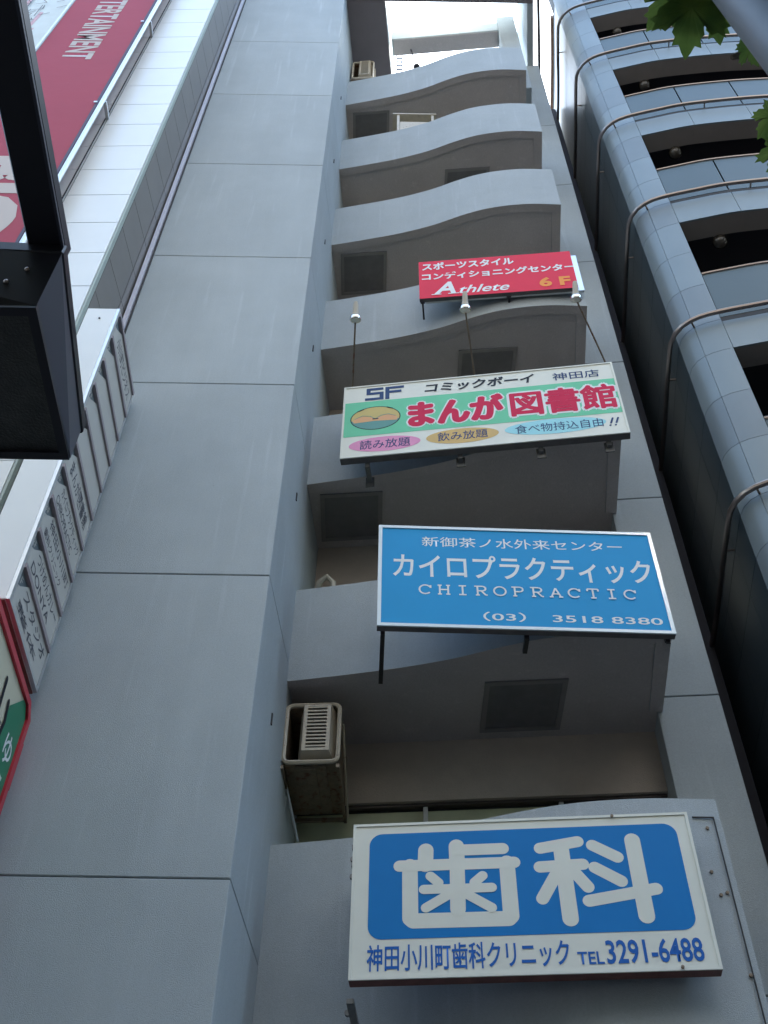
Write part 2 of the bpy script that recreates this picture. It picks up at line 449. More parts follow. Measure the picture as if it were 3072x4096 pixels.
def parapet(z0, z1, name='parapet'):
    g = G()
    out = curve
    # split into strips so that faces stay simple
    n = len(out); vs = []; fs = []
    ii = inn[:-1] + [(2.54, 7.50)]
    for z in (z0, z1):
        vs += [(x, y, z) for x, y in out] + [(x, y, z) for x, y in ii]
    o0, i0, o1, i1 = 0, n, 2 * n, 3 * n
    for k in range(n - 1):
        fs += [(o0 + k, o0 + k + 1, o1 + k + 1, o1 + k), (i0 + k + 1, i0 + k, i1 + k, i1 + k + 1),
               (o1 + k, o1 + k + 1, i1 + k + 1, i1 + k), (o0 + k + 1, o0 + k, i0 + k, i0 + k + 1)]
    b = len(vs)
    vs += [(2.78, 8.485, z0), (2.65, 8.485, z0), (2.78, 8.485, z1), (2.65, 8.485, z1)]
    fs += [(o0 + n - 1, b, b + 2, o1 + n - 1), (b + 1, i0 + n - 1, i1 + n - 1, b + 3), (b, b + 1, b + 3, b + 2),
           (o1 + n - 1, b + 2, b + 3, i1 + n - 1), (b, o0 + n - 1, i0 + n - 1, b + 1)]
    fs += [(o0, o1, i1, i0)]
    g.add(vs, fs)
    return g
for k, (z0, z1) in enumerate(zip(SO, TOP)):
    bal = parapet(z0, z1)
    bo = wpart('balcony', bal, M['stucco2'], B, smooth=True)
    bo.data.materials.append(M['soffit'])
    for pl in bo.data.polygons:
        if pl.normal.z < -.9: pl.material_index = 1
    # floor slab whose underside is the soffit, set 14 mm up behind the drip edge
    innp = inn[:-1] + [(2.54, 7.50)]
    xs = [p for p in innp]
    g = G()
    vs = []; fs = []
    n = len(innp)
    bk = [(p[0], back(p[0])) for p in innp]
    ext = inset(curve, TH - .0)
    for z in (z0 + .022, z0 + .2):
        vs += [(x, y, z) for x, y in innp] + [(x, y, z) for x, y in bk]
    for i in range(n - 1):
        fs += [(i, n + i, n + i + 1, i + 1), (2 * n + i, 2 * n + i + 1, 3 * n + i + 1, 3 * n + i)]
    g.add(vs, fs)
    g.prism([(2.54, 7.51), (2.648, 8.49), (2.74, 8.505), (2.765, 8.84), (2.54, 8.86)], z0 + .022, z0 + .2)
    sl_ = wpart('soffit', g, M['soffit'], B)
    # escape hatch in the soffit
    if k % 2 == 0: hx0, hx1, hy0, hy1 = 1.0, 1.80, 8.10, 8.86
    else: hx0, hx1, hy0, hy1 = -.76, -.02, 8.28, 9.02
    g = G(); zz = z0 + .0215; d_ = .05
    q = lambda x, y: (x, y - (x - hx0) * .09)
    def quad(xa, xb, ya, yb, za, zb, g):
        g.prism([q(xa, ya), q(xb, ya), q(xb, yb), q(xa, yb)], za, zb)
    quad(hx0, hx1, hy0, hy0 + d_, zz - .02, zz, g); quad(hx0, hx1, hy1 - d_, hy1, zz - .02, zz, g)
    quad(hx0, hx0 + d_, hy0 + d_, hy1 - d_, zz - .02, zz, g); quad(hx1 - d_, hx1, hy0 + d_, hy1 - d_, zz - .02, zz, g)
    hf = wpart('escape_hatch', g, M['hatchfr'], B)
    g = G(); quad(hx0 + d_, hx1 - d_, hy0 + d_, hy1 - d_, zz - .006, zz, g)
    hp = g.build('hatch_cover', M['hatch'], hf, shift=tuple(B.location))
# recess: lintels, window bands
for k, z0 in enumerate(SO):
    zf = (SO[k - 1] + .2) if k else 3.9
    zl = z0 - .69
    g = G(); g.prism([(-.83, back(-.83)), (2.765, back(2.765)), (2.80, back(2.80) + .35), (-.80, back(-.8) + .35)], zl, z0 + .2)
    wpart('lintel', g, M['tanwall'], B)
    # shadow-gap frame head, frame, panes
    yb = lambda x, o=0.0: back(x) + .07 + o
    def bar(xa, xb, za, zb, o, dpt, g):
        g.prism([(xa, yb(xa, o)), (xb, yb(xb, o)), (xb, yb(xb, o) + dpt), (xa, yb(xa, o) + dpt)], za, zb)
    g = G(); bar(-.83, 2.76, zl - .032, zl - .001, -.03, .12, g); bar(-.83, 2.76, zf - .02, zf + .06, -.03, .12, g)
    wf = wpart('window', g, M['bronze'], B)
    g = G(); bar(-.83, 2.76, zl - .052, zl - .033, .03, .04, g)
    g.build('blind_box', M['dark'], wf, shift=tuple(B.location))
    for xm in (.45, 1.755):
        g = G(); bar(xm - .022, xm + .022, zf + .06, zl - .033, -.012, .06, g)
        g.build('mullion', M['mullion'], wf, shift=tuple(B.location))
    for xa, xb, mm in ((-.83, .427, 'glass'), (.473, 1.732, 'glass'), (1.778, 2.76, 'winpanel')):
        g = G(); bar(xa, xb, zf + .06, zl - .052, .035, .02, g)
        g.build('pane', M[mm], wf, shift=tuple(B.location))
# lowest wall: same S curve carried down past the second floor
bal = parapet(1.4, 5.20)
lowp = wpart('balcony', bal, M['stucco2'], B, smooth=True)
# raised sheet joint round the big sign on that wall, and bolts
g = G(); g.box(2.45, 2.62, 7.352, 7.362, 5.02, 5.028); g.box(2.612, 2.62, 7.352, 7.362, 2.4, 5.02)
wpart('sheet_joint', g, M['joint'], B)
for x, z in ((2.55, 4.93), (2.5, 4.55), (2.58, 4.38), (2.53, 4.36), (2.60, 3.75), (2.57, 3.2), (2.2, 3.2), (2.33, 3.3)):
    g = G(); g.lathe([(.001, 0), (.014, 0), (.014, .012), (.001, .014)], (x, 7.366, z), (0, -1, 0), 8); wpart('bolt', g, M['rusty'], B)
# dark gap filler first, then the building body behind the balconies, lower than the terrace parapet
g = G(); g.prism([(3.50, 9.7), (3.98, 9.7), (5.15, 21.5), (4.6, 21.5), (3.64, 11.01)], -1.6, 26.5); wpart('rear_body', g, M['interior'], B)  # filler added to block sky light in the gap, shade darkness in its colour
g = G(); g.prism([(-.80, 9.6), (2.9, 9.25), (3.3, 13.5), (-3.1, 14), (-3.13, 9.27), (-.82, 9.27)], -1.6, 22.3); wpart('rear_body', g, M['stucco'], B)
g = G(); g.prism([(3.62, 11.001), (4.7, 22), (-3.0, 22), (-3.1, 11.6), (2.95, 11.001)], -1.6, 27.5); wpart('rear_body', g, M['stucco'], B)
# roof-level crown: front beam, side beam, penthouse block, portal
g = G(); g.prism([(-1.03, 6.9), (3.10, 6.9), (3.12, 7.12), (-1.01, 7.12)], 25.8, 28.6); wpart('crown_beam', g, M['stucco'], B, bevel=.01)
g = G(); g.prism([(2.98, 7.122), (3.12, 7.122), (3.30, 8.9), (3.16, 8.9)], 25.8, 28.6); wpart('crown_beam', g, M['stucco'], B, bevel=.01)
g = G(); g.prism([(-1.0, 7.122), (-.157, 7.122), (.10, 9.6), (-.78, 9.6)], 25.8, 28.9); wpart('penthouse', g, M['stucco'], B)
g = G(); g.prism([(2.44, 7.82), (2.84, 7.78), (2.88, 8.2), (2.48, 8.24)], 22.42, 27.2); wpart('terrace_pillar', g, M['stucco2'], B, bevel=.01)
g = G(); g.prism([(.0, 8.08), (2.439, 7.84), (2.475, 8.22), (.04, 8.46)], 26.30, 26.86); wpart('terrace_beam', g, M['stucco2'], B, bevel=.01)
g = G(); g.prism([(.045, 8.10), (2.42, 7.865), (2.45, 8.20), (.08, 8.44)], 26.28, 26.298); wpart('beam_soffit', g, M['soffit'], B)
g = G(); g.tube([(3.28, 6.6, 27.05), (3.50, 8.4, 27.05), (3.9, 12, 27.05)], .035); wpart('overflow_pipe', g, M['lampdark'], B)

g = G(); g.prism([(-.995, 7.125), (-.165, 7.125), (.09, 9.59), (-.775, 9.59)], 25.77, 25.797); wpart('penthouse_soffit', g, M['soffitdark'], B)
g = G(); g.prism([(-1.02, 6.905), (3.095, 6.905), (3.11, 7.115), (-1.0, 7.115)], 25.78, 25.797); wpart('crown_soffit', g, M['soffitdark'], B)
# roof terrace odds and ends
L = thing('terrace_ladder', 'small dark roof ladder on the top terrace beside the penthouse wall', 'ladder', (.2, 9.2, 22.4))
for dx in (-.065, .065):
    g = G(); g.box(dx - .012, dx + .012, -.015, .015, 0, 6.4); g.build('rail', M['lampdark'], L)
for i in range(22):
    g = G(); g.box(-.053, .053, -.012, .012, .15 + i * .28, .21 + i * .28); g.build('rung', M['lampdark'], L)
A = thing('hanging_floodlight', 'small dark floodlight hanging on a thin stalk under the roof beam', 'floodlight', (.57, 8.3, 25.1))
g = G(); g.tube([(-.12, 0, 1.2), (-.10, 0, 1.0), (0, 0, .12)], .014); g.build('stalk', M['lampdark'], A)
g = G(); g.lathe([(.001, .14), (.035, .14), (.06, .08), (.075, .02), (.06, -.01), (.001, -.01)], (0, 0, 0), (0, 0, 1), 14); g.build('lamp_head', M['lampdark'], A, smooth=True)

# ------------------------------------------------------------------ air conditioners
def ac_cage(name, label, cat, loc, rz, w_, h_, d_, louvre=True, brace=True):
    t = thing(name, label, cat, loc, rz)
    r = .022
    # outer rounded rim
    g = G(); P = rrect(0, w_, 0, h_, .06, 4); g.tube([(p[0], 0, p[1]) for p in P] + [(P[0][0], 0, P[0][1])], r, 6, caps=False)
    g.build('front_rim', M['cream'], t, smooth=True)
    g = G(); g.box(.03, w_ - .02, .03, d_, .03, h_ - .02)
    # open cavity: five sides
    g = G()
    g.box(.0, .015, .02, d_, .02, h_ - .02); g.box(w_ - .015, w_, .02, d_, .02, h_ - .02)
    g.box(.015, w_ - .015, .02, d_, .0, .015); g.box(.015, w_ - .015, .02, d_, h_ - .03, h_ - .015)
    g.box(.015, w_ - .015, d_ - .02, d_, .015, h_ - .03)
    g.build('casing', M['rusty'], t)
    g = G(); g.box(.10, w_ * .78, .035, d_ * .9, -.03, -.004); g.box(.16, w_ * .6, .05, d_ * .8, -.05, -.031); g.build('drain_pan', M['rusty'], t)
    if louvre:
        a, b = w_ * .33, w_ * .84
        zb, zt = .10, h_ - .03
        g = G()
        ra = [(a - .05, zb - .07), (b + .06, zb - .07), (b + .06, zt + .01), (a - .05, zt + .01)]
        fr = [(a, zb), (b, zb), (b, zt), (a, zt)]
        vs = [(x, .14, z) for x, z in ra] + [(x, -.03, z) for x, z in fr]
        g.add(vs, [(i, (i + 1) % 4, 4 + (i + 1) % 4, 4 + i) for i in range(4)])
        g.build('exhaust_hood', M['cream'], t)
        g = G(); e = .035
        g.box(a, a + e, -.045, -.025, zb, zt); g.box(b - e, b, -.045, -.025, zb, zt)
        g.box(a + e, b - e, -.045, -.025, zb, zb + e * .8); g.box(a + e, b - e, -.045, -.025, zt - e * .5, zt)
        lf = g.build('louvre_frame', M['cream'], t)
        n = 12; st = (zt - zb - .04) / n
        for i in range(n):
            z = zb + .045 + i * st
            g = G(); g.add([(a + e, -.042, z), (b - e, -.042, z), (b - e, -.010, z + st * .35), (a + e, -.010, z + st * .35), (a + e, -.042, z + st * .42), (b - e, -.042, z + st * .42)],
                           [(0, 1, 2, 3), (3, 2, 5, 4), (0, 4, 5, 1)])
            g.build('slat', M['cream'], lf)
        g = G(); g.box(a + .01, b - .01, .02, .03, zb + .01, zt - .01); g.build('grille_back', M['dark'], t)
    # brackets
    g = G(); g.box(w_ - .01, w_ + .02, -.01, d_ + .05, -.07, -.035); g.box(-.02, .01, -.01, d_ + .05, -.07, -.035); g.box(-.02, w_ + .02, d_, d_ + .03, -.07, -.035)
    g.build('bracket', M['rusty'], t)
    g = G(); g.tube([(w_ + .03, .05, h_ * .7), (w_ + .03, .3, h_ * .4), (w_ + .03, d_, -.04)], .012, 6); g.build('refrigerant_pipe', M['cream'], t)
    if brace:
        g = G(); g.tube([(.0, .35, -.05), (-.03, .38, -.5)], .012, 6); g.tube([(.0, .30, -.05), (.10, .62, -.42)], .014, 6)
        g.build('bracket_strut', M['alu'], t)
    return t
AC = ac_cage('air_conditioner', 'rusty cream air conditioner cage with slatted grille hanging left above the dental sign', 'air conditioner',
             (-.885, 8.22, 6.12), R(-4), .50, .66, .82)
AC2 = ac_cage('air_conditioner', 'small air conditioner high on the top terrace under the penthouse soffit', 'air conditioner',
              (-.84, 8.25, 24.15), R(-4), .45, 1.0, .35, True, False)
g = G()
T = thing('condenser_rack', 'cream metal condenser rack showing above the third parapet from the top', 'condenser rack', (.10, 8.02, 19.27))
for x in (.03, .7):
    g = G(); g.box(x, x + .05, 0, .05, 0, 2.20); g.box(x, x + .05, .36, .41, 0, 2.15); g.build('post', M['cream'], T)
g = G(); g.box(-.05, .80, -.02, .43, 2.20, 2.24); g.build('top_bar', M['cream'], T)
g = G(); g.box(.09, .69, .04, .34, 1.1, 1.95); g.build('condenser', M['cream'], T)
T = thing('vent_hood', 'little white curved vent hood peeking over the parapet left of the blue sign', 'vent', (-.62, 8.45, 7.2))
g = G(); g.tube([(-.10, .3, 1.4), (-.10, .1, 1.42), (-.08, 0, 1.52), (0, -.03, 1.58), (.07, 0, 1.52), (.08, .05, 1.35)], .035, 8); g.build('vent_pipe', M['lampbody'], T, smooth=True)
g = G(); g.box(-.13, -.07, .28, .33, 0, 1.45); g.build('vent_riser', M['lampbody'], T)

# ================================================================== signs on the balconies
def sign_base(name, label, P0, P1, z0, z1, thick, edge, bodym, underm=None):
    dx, dy = P1[0] - P0[0], P1[1] - P0[1]; W = math.hypot(dx, dy); rz = math.atan2(dy, dx)
    t = thing(name, label, 'sign', (P0[0], P0[1], z0), rz)
    H = z1 - z0
    g = G(); g.box(0, W, .004, thick, 0, H); g.build('sign_box', bodym, t, bevel=.004)
    return t, W, H
# --- chiropractic
t, W, H = sign_base('clinic_sign', 'sky blue chiropractic sign with a white border below the manga sign', (-.048, 7.122), (2.634, 7.17), 6.803, 8.164, .07, .04, M['signbox'])
flat([(0.03, .03), (W - .03, .03), (W - .03, H - .03), (.03, H - .03)], -.002).build('sign_face', M['chiroblue'], t)
g = G(); e = .035
g.box(0, W, -.012, .0035, 0, e); g.box(0, W, -.012, .0035, H - e, H); g.box(0, e, -.012, .0035, e, H - e); g.box(W - e, W, -.012, .0035, e, H - e)
g.build('frame', M['framewhite'], t)
text(t, '新御茶ノ水外来センター', .42, 2.37, 1.075, 1.215, M['letterwhite'], bold=.004)
text(t, 'カイロプラクティック', .14, 2.60, .635, .965, M['letterwhite'], bold=.014)
# wide slab-serif capitals, drawn stroke by stroke
def slab(ch, x, z, w_, h_):
    r = []; s = w_ * .30
    def ser(xx, zz): r.append([(xx - s * .55, zz), (xx + s * .55, zz)])
    X = lambda u: x + u * w_
    Z = lambda v: z + v * h_
    if ch == 'C':
        pts = [(X(.5 + .48 * math.cos(R(a))), Z(.5 + .5 * math.sin(R(a)))) for a in range(38, 325, 20)]; r.append(pts); r.append([(X(.93), Z(.66)), (X(.93), Z(.98))])
    elif ch == 'O':
        r.append([(X(.5 + .48 * math.cos(R(a))), Z(.5 + .5 * math.sin(R(a)))) for a in range(0, 361, 20)])
    elif ch == 'H':
        r += [[(X(.16), Z(0)), (X(.16), Z(1))], [(X(.84), Z(0)), (X(.84), Z(1))], [(X(.16), Z(.52)), (X(.84), Z(.52))]]
        for u in (.16, .84): ser(X(u), Z(0)); ser(X(u), Z(1))
    elif ch == 'I':
        r.append([(X(.5), Z(0)), (X(.5), Z(1))]); r += [[(X(.2), Z(0)), (X(.8), Z(0))], [(X(.2), Z(1)), (X(.8), Z(1))]]
    elif ch == 'T':
        r.append([(X(.5), Z(0)), (X(.5), Z(1))]); r += [[(X(.28), Z(0)), (X(.72), Z(0))], [(X(.06), Z(.75)), (X(.06), Z(1)), (X(.94), Z(1)), (X(.94), Z(.75))]]
    elif ch in 'RP':
        r.append([(X(.2), Z(0)), (X(.2), Z(1))]); ser(X(.2), Z(0)); ser(X(.12), Z(1))
        r.append([(X(.2), Z(1)), (X(.65), Z(1)), (X(.85), Z(.88)), (X(.85), Z(.62)), (X(.65), Z(.48)), (X(.2), Z(.48))])
        if ch == 'R': r.append([(X(.5), Z(.48)), (X(.85), Z(0)), (X(1.0), Z(0))])
    elif ch == 'A':
        r += [[(X(.12), Z(0)), (X(.5), Z(1)), (X(.88), Z(0))], [(X(.26), Z(.34)), (X(.74), Z(.34))]]; ser(X(.12), Z(0)); ser(X(.88), Z(0))
    return r
L_ = []; word = 'CHIROPRACTIC'; pitch = (2.40 - .385) / (len(word) - .35)
for i, ch in enumerate(word): L_ += slab(ch, .385 + i * pitch, .425, pitch * .66, .115)
strokes(t, L_, .017, M['letterwhite'], roundcap=False)
text(t, '（03） 3518 8380', .96, 2.59, .098, .215, M['letterwhite'], bold=.01)
for x, hh in ((.055, .03), (1.35, .03), (2.62, .03)):
    yw = (8.05, 7.58, 7.40)[[.055, 1.35, 2.62].index(x)] - 7.38
    g = G(); g.box(x - .02, x + .02, .071, yw + .06, -.045, -.004); g.box(x - .02, x + .02, .071, .11, -.004, H * .9); g.build('bracket', M['lampdark'], t)

# --- manga library
t, W, H = sign_base('shop_sign', 'cream and mint green fifth floor comic library sign with red lettering', (-.507, 7.566), (2.70, 7.132), 9.80, 11.222, .09, .03, M['signbox'])
flat([(0.006, .006), (W - .006, .006), (W - .006, H - .006), (.006, H - .006)], 0).build('sign_face', M['signwhite'], t)
g = G(); e = .022
g.box(0, W, -.010, .0035, H - e, H); g.box(0, e, -.010, .0035, 0, H - e); g.box(W - e, W, -.010, .0035, 0, H - e); g.box(e, W - e, -.010, .0035, 0, e)
g.build('frame', M['signwhite'], t)
flat([(.024, .40), (W - .024, .40), (W - .024, 1.085), (.024, 1.085)], -.002).build('green_band', M['mint'], t)
# blocky 5F
s5 = [[(.30, 1.335), (.46, 1.335)], [(.30, 1.335), (.30, 1.245), (.46, 1.245), (.46, 1.13), (.28, 1.13)], [(.53, 1.12), (.53, 1.335), (.71, 1.335)], [(.53, 1.25), (.68, 1.25)]]
strokes(t, s5, .05, M['navy'], roundcap=False, ext=.021)
text(t, 'コミックボーイ', .98, 2.30, 1.15, 1.345, M['black'], bold=.03, shear=.15)
text(t, '神田店', 2.51, 3.06, 1.15, 1.305, M['navy'], bold=.008)
for a_, b_, tx in ((.80, 1.875, 'まんが'), (1.985, 3.175, '図書館')):
    text(t, tx, a_, b_, .51, .975, M['letterwhite'], y=-.0028, name='lettering_outline', fat=.046)
    text(t, tx, a_, b_, .51, .975, M['pinkred'], y=-.0044, fat=.026 if tx[0] == 'ま' else .015)
# round face emblem
em = flat(oval(.392, .735, .298, .232), -.0026).build('emblem', M['black'], t)
flat(oval(.392, .735, .286, .220), -.0032).build('emblem_top', M['mustard'], em)
P = [(.392 + .286 * math.cos(R(a)), .735 + .220 * math.sin(R(a))) for a in range(188, 353, 8)]
flat(P, -.0038).build('emblem_base', M['teal'], em)
flat([(.14, .66), (.25, .665), (.39, .675), (.53, .665), (.645, .66), (.66, .70), (.62, .76), (.52, .78), (.43, .745), (.39, .72), (.35, .745), (.26, .78), (.16, .755), (.12, .70)], -.0044).build('emblem_cheeks', M['peach'], em)
strokes(em, [[(.15, .74), (.24, .795), (.33, .775), (.385, .72)], [(.40, .72), (.46, .775), (.55, .79), (.63, .745)]], .008, M['teal'], y=-.005, name='emblem_line')
strokes(em, [[(.365, .715), (.42, .715)], [(.18, .885), (.25, .925)], [(.53, .93), (.59, .90)]], .018, M['black'], y=-.0056, name='emblem_mark')
for nm, c_, m_ in (('pink_oval', (.505, .218, .412, .138), 'pink'), ('gold_oval', (1.393, .234, .413, .138), 'gold'), ('cyan_oval', (2.44, .252, .568, .140), 'cyan')):
    flat(oval(*c_), -.002).build(nm, M[m_], t)
text(t, '読み放題', .22, .80, .135, .305, M['navy'], bold=.005)
text(t, '飲み放題', 1.11, 1.68, .160, .322, M['navy'], bold=.005)
text(t, '食べ物持込自由', 1.99, 2.97, .165, .325, M['navy'], bold=.003)
strokes(t, [[(3.055, .21), (3.085, .30)], [(3.115, .21), (3.145, .30)], [(3.04, .165), (3.044, .172)], [(3.10, .165), (3.104, .172)]], .022, M['navy'])
for x in (.30, 1.35, 2.25, 3.0):
    wx = -.52 + x * .991
    fy = {.30: 8.01, 1.35: 7.70, 2.25: 7.42, 3.0: 7.37}[x]
    dep = fy - (7.76 - x * .134) + .06
    g = G(); g.box(x - .025, x + .025, .091, max(dep, .16), -.06, -.004); g.box(x - .025, x + .025, .091, .13, -.004, .6)
    g.box(x - .05, x + .05, max(dep, .16) - .02, max(dep, .16) - .005, -.12, .04)
    g.build('bracket', M['steel'], t)

# --- three spot lamps on arms over it
def spot(label, p0, p1):
    p0 = Vector(p0); p1 = Vector(p1)
    t = thing('spot_lamp', label, 'spot lamp', tuple(p0), 0, 'spot lamps over the comic library sign')
    d = p1 - p0
    g = G(); g.tube([(0, 0, -.02), tuple(d * .1 + Vector((0, 0, .015))), tuple(d * .5 + Vector((0, 0, .01))), tuple(d)], .011, 6); g.build('arm', M['rusty'], t, smooth=True)
    ax = Vector((0, .42, -.9)).normalized()          # aims down and back at the sign
    o = d - ax * .02
    g = G(); g.lathe([(.001, -.235), (.026, -.235), (.032, -.20), (.036, -.11), (.044, -.05), (.05, -.03)], o, ax, 16); g.build('lamp_body', M['lampbody'], t, smooth=True)
    g = G(); g.lathe([(.048, -.03), (.066, -.012), (.070, .02), (.066, .03), (.060, .03)], o, ax, 20); g.build('reflector_rim', M['chrome'], t, smooth=True)
    g = G(); g.lathe([(.060, .028), (.045, .040), (.02, .047), (.0005, .049)], o, ax, 20); g.build('bulb_glass', M['signwhite'], t, smooth=True)
    return t
spot('leftmost spot lamp, on a thin arm above the 5F lettering', (-.42, 7.74, 11.52), (-.385, 6.86, 11.66))
spot('middle spot lamp, its head just under the red sign', (1.10, 7.545, 11.52), (.945, 6.74, 11.73))
spot('rightmost spot lamp, its arm crossing the right corner of the curved balcony', (2.70, 7.33, 11.52), (2.27, 6.58, 11.74))

# --- red athlete sign
t, W, H = sign_base('gym_sign', 'red sixth floor sports conditioning sign with white katakana, uppermost of the signs', (.434, 7.411), (2.557, 7.199), 13.172, 14.214, .06, .02, M['signbox'])
flat([(0, 0), (W, 0), (W, H), (0, H)], 0).build('sign_face', M['red'], t)
g = G(); g.box(.08, W + .085, .064, .10, .03, H - .02); g.build('backing_board', M['alu'], t)
text(t, 'スポーツスタイル', .045, 1.335, .775, .985, M['letterwhite'], bold=.035)
text(t, 'コンディショニングセンター', .04, 2.155, .49, .69, M['letterwhite'], bold=.035)
text(t, 'A', .19, .50, .075, .41, M['letterwhite'], bold=.03, shear=.25)
strokes(t, [[(.165, .077), (.30, .077)], [(.39, .077), (.54, .077)]], .018, M['letterwhite'], roundcap=False, y=-.007)
text(t, 'thlete', .545, 1.225, .068, .275, M['letterwhite'], bold=.014, shear=.35)
text(t, '6 F', 1.63, 2.05, .085, .335, M['orange'], bold=.04)
for x, yw in ((.04, 7.965), (1.2, 7.49), (2.1, 7.40)):
    yl = 7.68 - x * .1
    g = G(); g.box(x - .012, x + .012, .062, max(yw - yl, .12) + .02, -.03, -.004); g.box(x - .03, x + .03, .0605, .0635, -.03, .3); g.build('bracket', M['lampdark'], t)

# --- dental sign
t, W, H = sign_base('dental_sign', 'big white and blue dental clinic sign with rounded kanji, lowest and largest sign', (-.195, 7.37), (2.34, 7.13), 3.67, 4.91, .10, .02, M['rustred'])
flat([(.003, .003), (W - .003, .003), (W - .003, H - .003), (.003, H - .003)], 0).build('sign_face', M['signwhite'], t)
g = G(); e = .022
g.box(0, W, -.008, .0035, H - e, H); g.box(0, e, -.008, .0035, 0, H - e); g.box(W - e, W, -.008, .0035, 0, H - e); g.box(e, W - e, -.008, .0035, 0, e)
g.build('frame', M['signwhite'], t)
flat(rrect(.127, 2.44, .292, 1.149, .10, 8), -.002).build('blue_field', M['dentblue'], t)
big = [[(.555, .995), (.549, .87)], [(.786, 1.02), (.786, .87)], [(.433, .867), (.433, .445), (.455, .425), (1.135, .42), (1.155, .44), (1.155, .867)]]
strokes(t, big, .116, M['signwhite'], y=-.003)
strokes(t, [[(.357, .868), (1.208, .866)], [(.815, .985), (1.132, .985)]], .094, M['signwhite'], y=-.0042)
strokes(t, [[(.785, .83), (.778, .505)]], .112, M['signwhite'], y=-.0048)
strokes(t, [[(.534, .669), (1.031, .667)], [(.585, .776), (.643, .719)], [(.969, .765), (.907, .712)], [(.72, .625), (.547, .522)], [(.844, .622), (1.021, .507)]], .074, M['signwhite'], y=-.0052)
ka = [[(1.411, .976), (1.694, 1.021)], [(1.395, .82), (1.71, .83)], [(1.51, .76), (1.39, .565)], [(1.64, .77), (1.725, .645)], [(1.80, .985), (1.97, .878)], [(1.794, .80), (1.97, .682)], [(1.719, .535), (2.208, .612)]]
strokes(t, ka, .093, M['signwhite'], y=-.003)
strokes(t, [[(1.566, .97), (1.571, .402)], [(2.10, 1.015), (2.105, .405)]], .116, M['signwhite'], y=-.0042)
text(t, '神田小川町歯科クリニック', .125, 1.535, .055, .252, M['dentletter'], bold=.014)
text(t, 'TEL', 1.585, 1.765, .064, .155, M['dentletter'], bold=.016)
text(t, '3291-6488', 1.785, 2.445, .060, .235, M['dentletter'], bold=.018)
for x, z in ((1.98, 1.225), (2.28, .02)):
    g = G(); g.lathe([(.001, 0), (.012, 0), (.012, .014), (.001, .016)], (x, -.008, z), (0, -1, 0), 8); g.build('bolt', M['rusty'], t)
for z in (-.11, .95, 1.1):
    g = G(); g.box(-.02, .03, .102, .55, z, z + .035); g.lathe([(.001, 0), (.022, 0), (.022, .03), (.001, .03)], (-.03, .30, z + .018), (0, -1, 0), 8); g.build('bracket', M['steel'], t)
g = G(); g.box(W - .2, W - .15, .102, .24, .1, .15); g.box(W - .2, W - .15, .102, .24, H - .2, H - .15); g.build('bracket', M['steel'], t)

# ================================================================== tenants' projecting signboard (faces right)
t = thing('tenant_signboard', 'tall white projecting signboard listing tenants in ten rows on the grey wall', 'sign', (-2.74, 5.74, 5.70), R(90))
W, H = 1.06, 4.20
g = G(); g.box(0, W, .03, .33, 0, H); g.build('sign_box', M['white'], t, bevel=.004)
g = G(); g.box(.002, W - .002, .035, .325, -.012, -.001); g.build('underside', M['rustred'], t)
g = G(); e = .045
g.box(0, e, 0, .0295, 0, H); g.box(W - e, W, 0, .0295, 0, H); g.box(e, W - e, 0, .0295, H - .03, H); g.box(e, W - e, 0, .0295, 0, .02)
g.build('frame', M['alu'], t)
rows = ['三和商会', '', '', '', 'まんが図書館', 'カイロプラクティック|CHIROPRACTIC', '神田小川町歯科|クリニック', 'つけめん・カレー|BOWL', 'スタジオアーバン|整体']
rows = ['小川町ビジネス', '', '', '', '', 'まんが図書館', 'カイロプラクティック|CHIROPRACTIC', '神田小川町|歯科クリニック', 'つけめんカレー|DONYA', 'スタジオ|整体']
rh = (H - .05) / 10
fl = ['10F', '9F', '8F', '7F', '6F', '5F', '4F', '3F', '2F', '1F']
for i, s in enumerate(rows):
    z1 = H - .03 - i * rh; z0 = z1 - rh
    g = G(); g.box(e, W - e, -.016, .0295, z1 - .050, z1 - .004) ; g.build('row_bar', M['rowbar'], t)
    g = G(); g.yprism([(e + .004, z0 + .002), (W - e - .004, z0 + .002), (W - e - .004, z1 - .048), (e + .22, z1 - .048), (e + .06, z0 + rh * .52), (e + .004, z0 + rh * .45)], .004, .014)
    p = g.build('tenant_plate', M['rowcream'], t)
    g = G(); g.yprism([(e + .004, z0 + rh * .46), (e + .06, z0 + rh * .53), (e + .215, z1 - .048), (e + .004, z1 - .048)], .018, .024); c = g.build('floor_corner', M['rowdark'], t)
    if i not in (0,): text(t, fl[i], e + .02, e + .10, z0 + rh * .62, z0 + rh * .80, M['rowcream'], y=.0165, bold=.01, name='floor_number')
    if s:
        parts = s.split('|')
        if len(parts) == 1: text(t, s, .22, .92, z0 + .10, z0 + .29, M['tenantink'], y=.002, bold=.006)
        else:
            text(t, parts[0], .22, .96, z0 + .20, z0 + .32, M['tenantink'], y=.002, bold=.006)
            text(t, parts[1], .16, .80, z0 + .06, z0 + .155, M['tenantink'], y=.002, bold=.006)
for z in (3.05, .40):
    g = G(); g.box(W + .001, W + .16, .05, .20, z, z + .42); g.build('wall_bracket', M['alu'], t)
g = G(); g.lathe([(.001, 0), (.01, 0), (.01, .01), (.001, .01)], (-.001, .17, 4.0), (-1, 0, 0), 8); g.build('bolt', M['dark'], t)

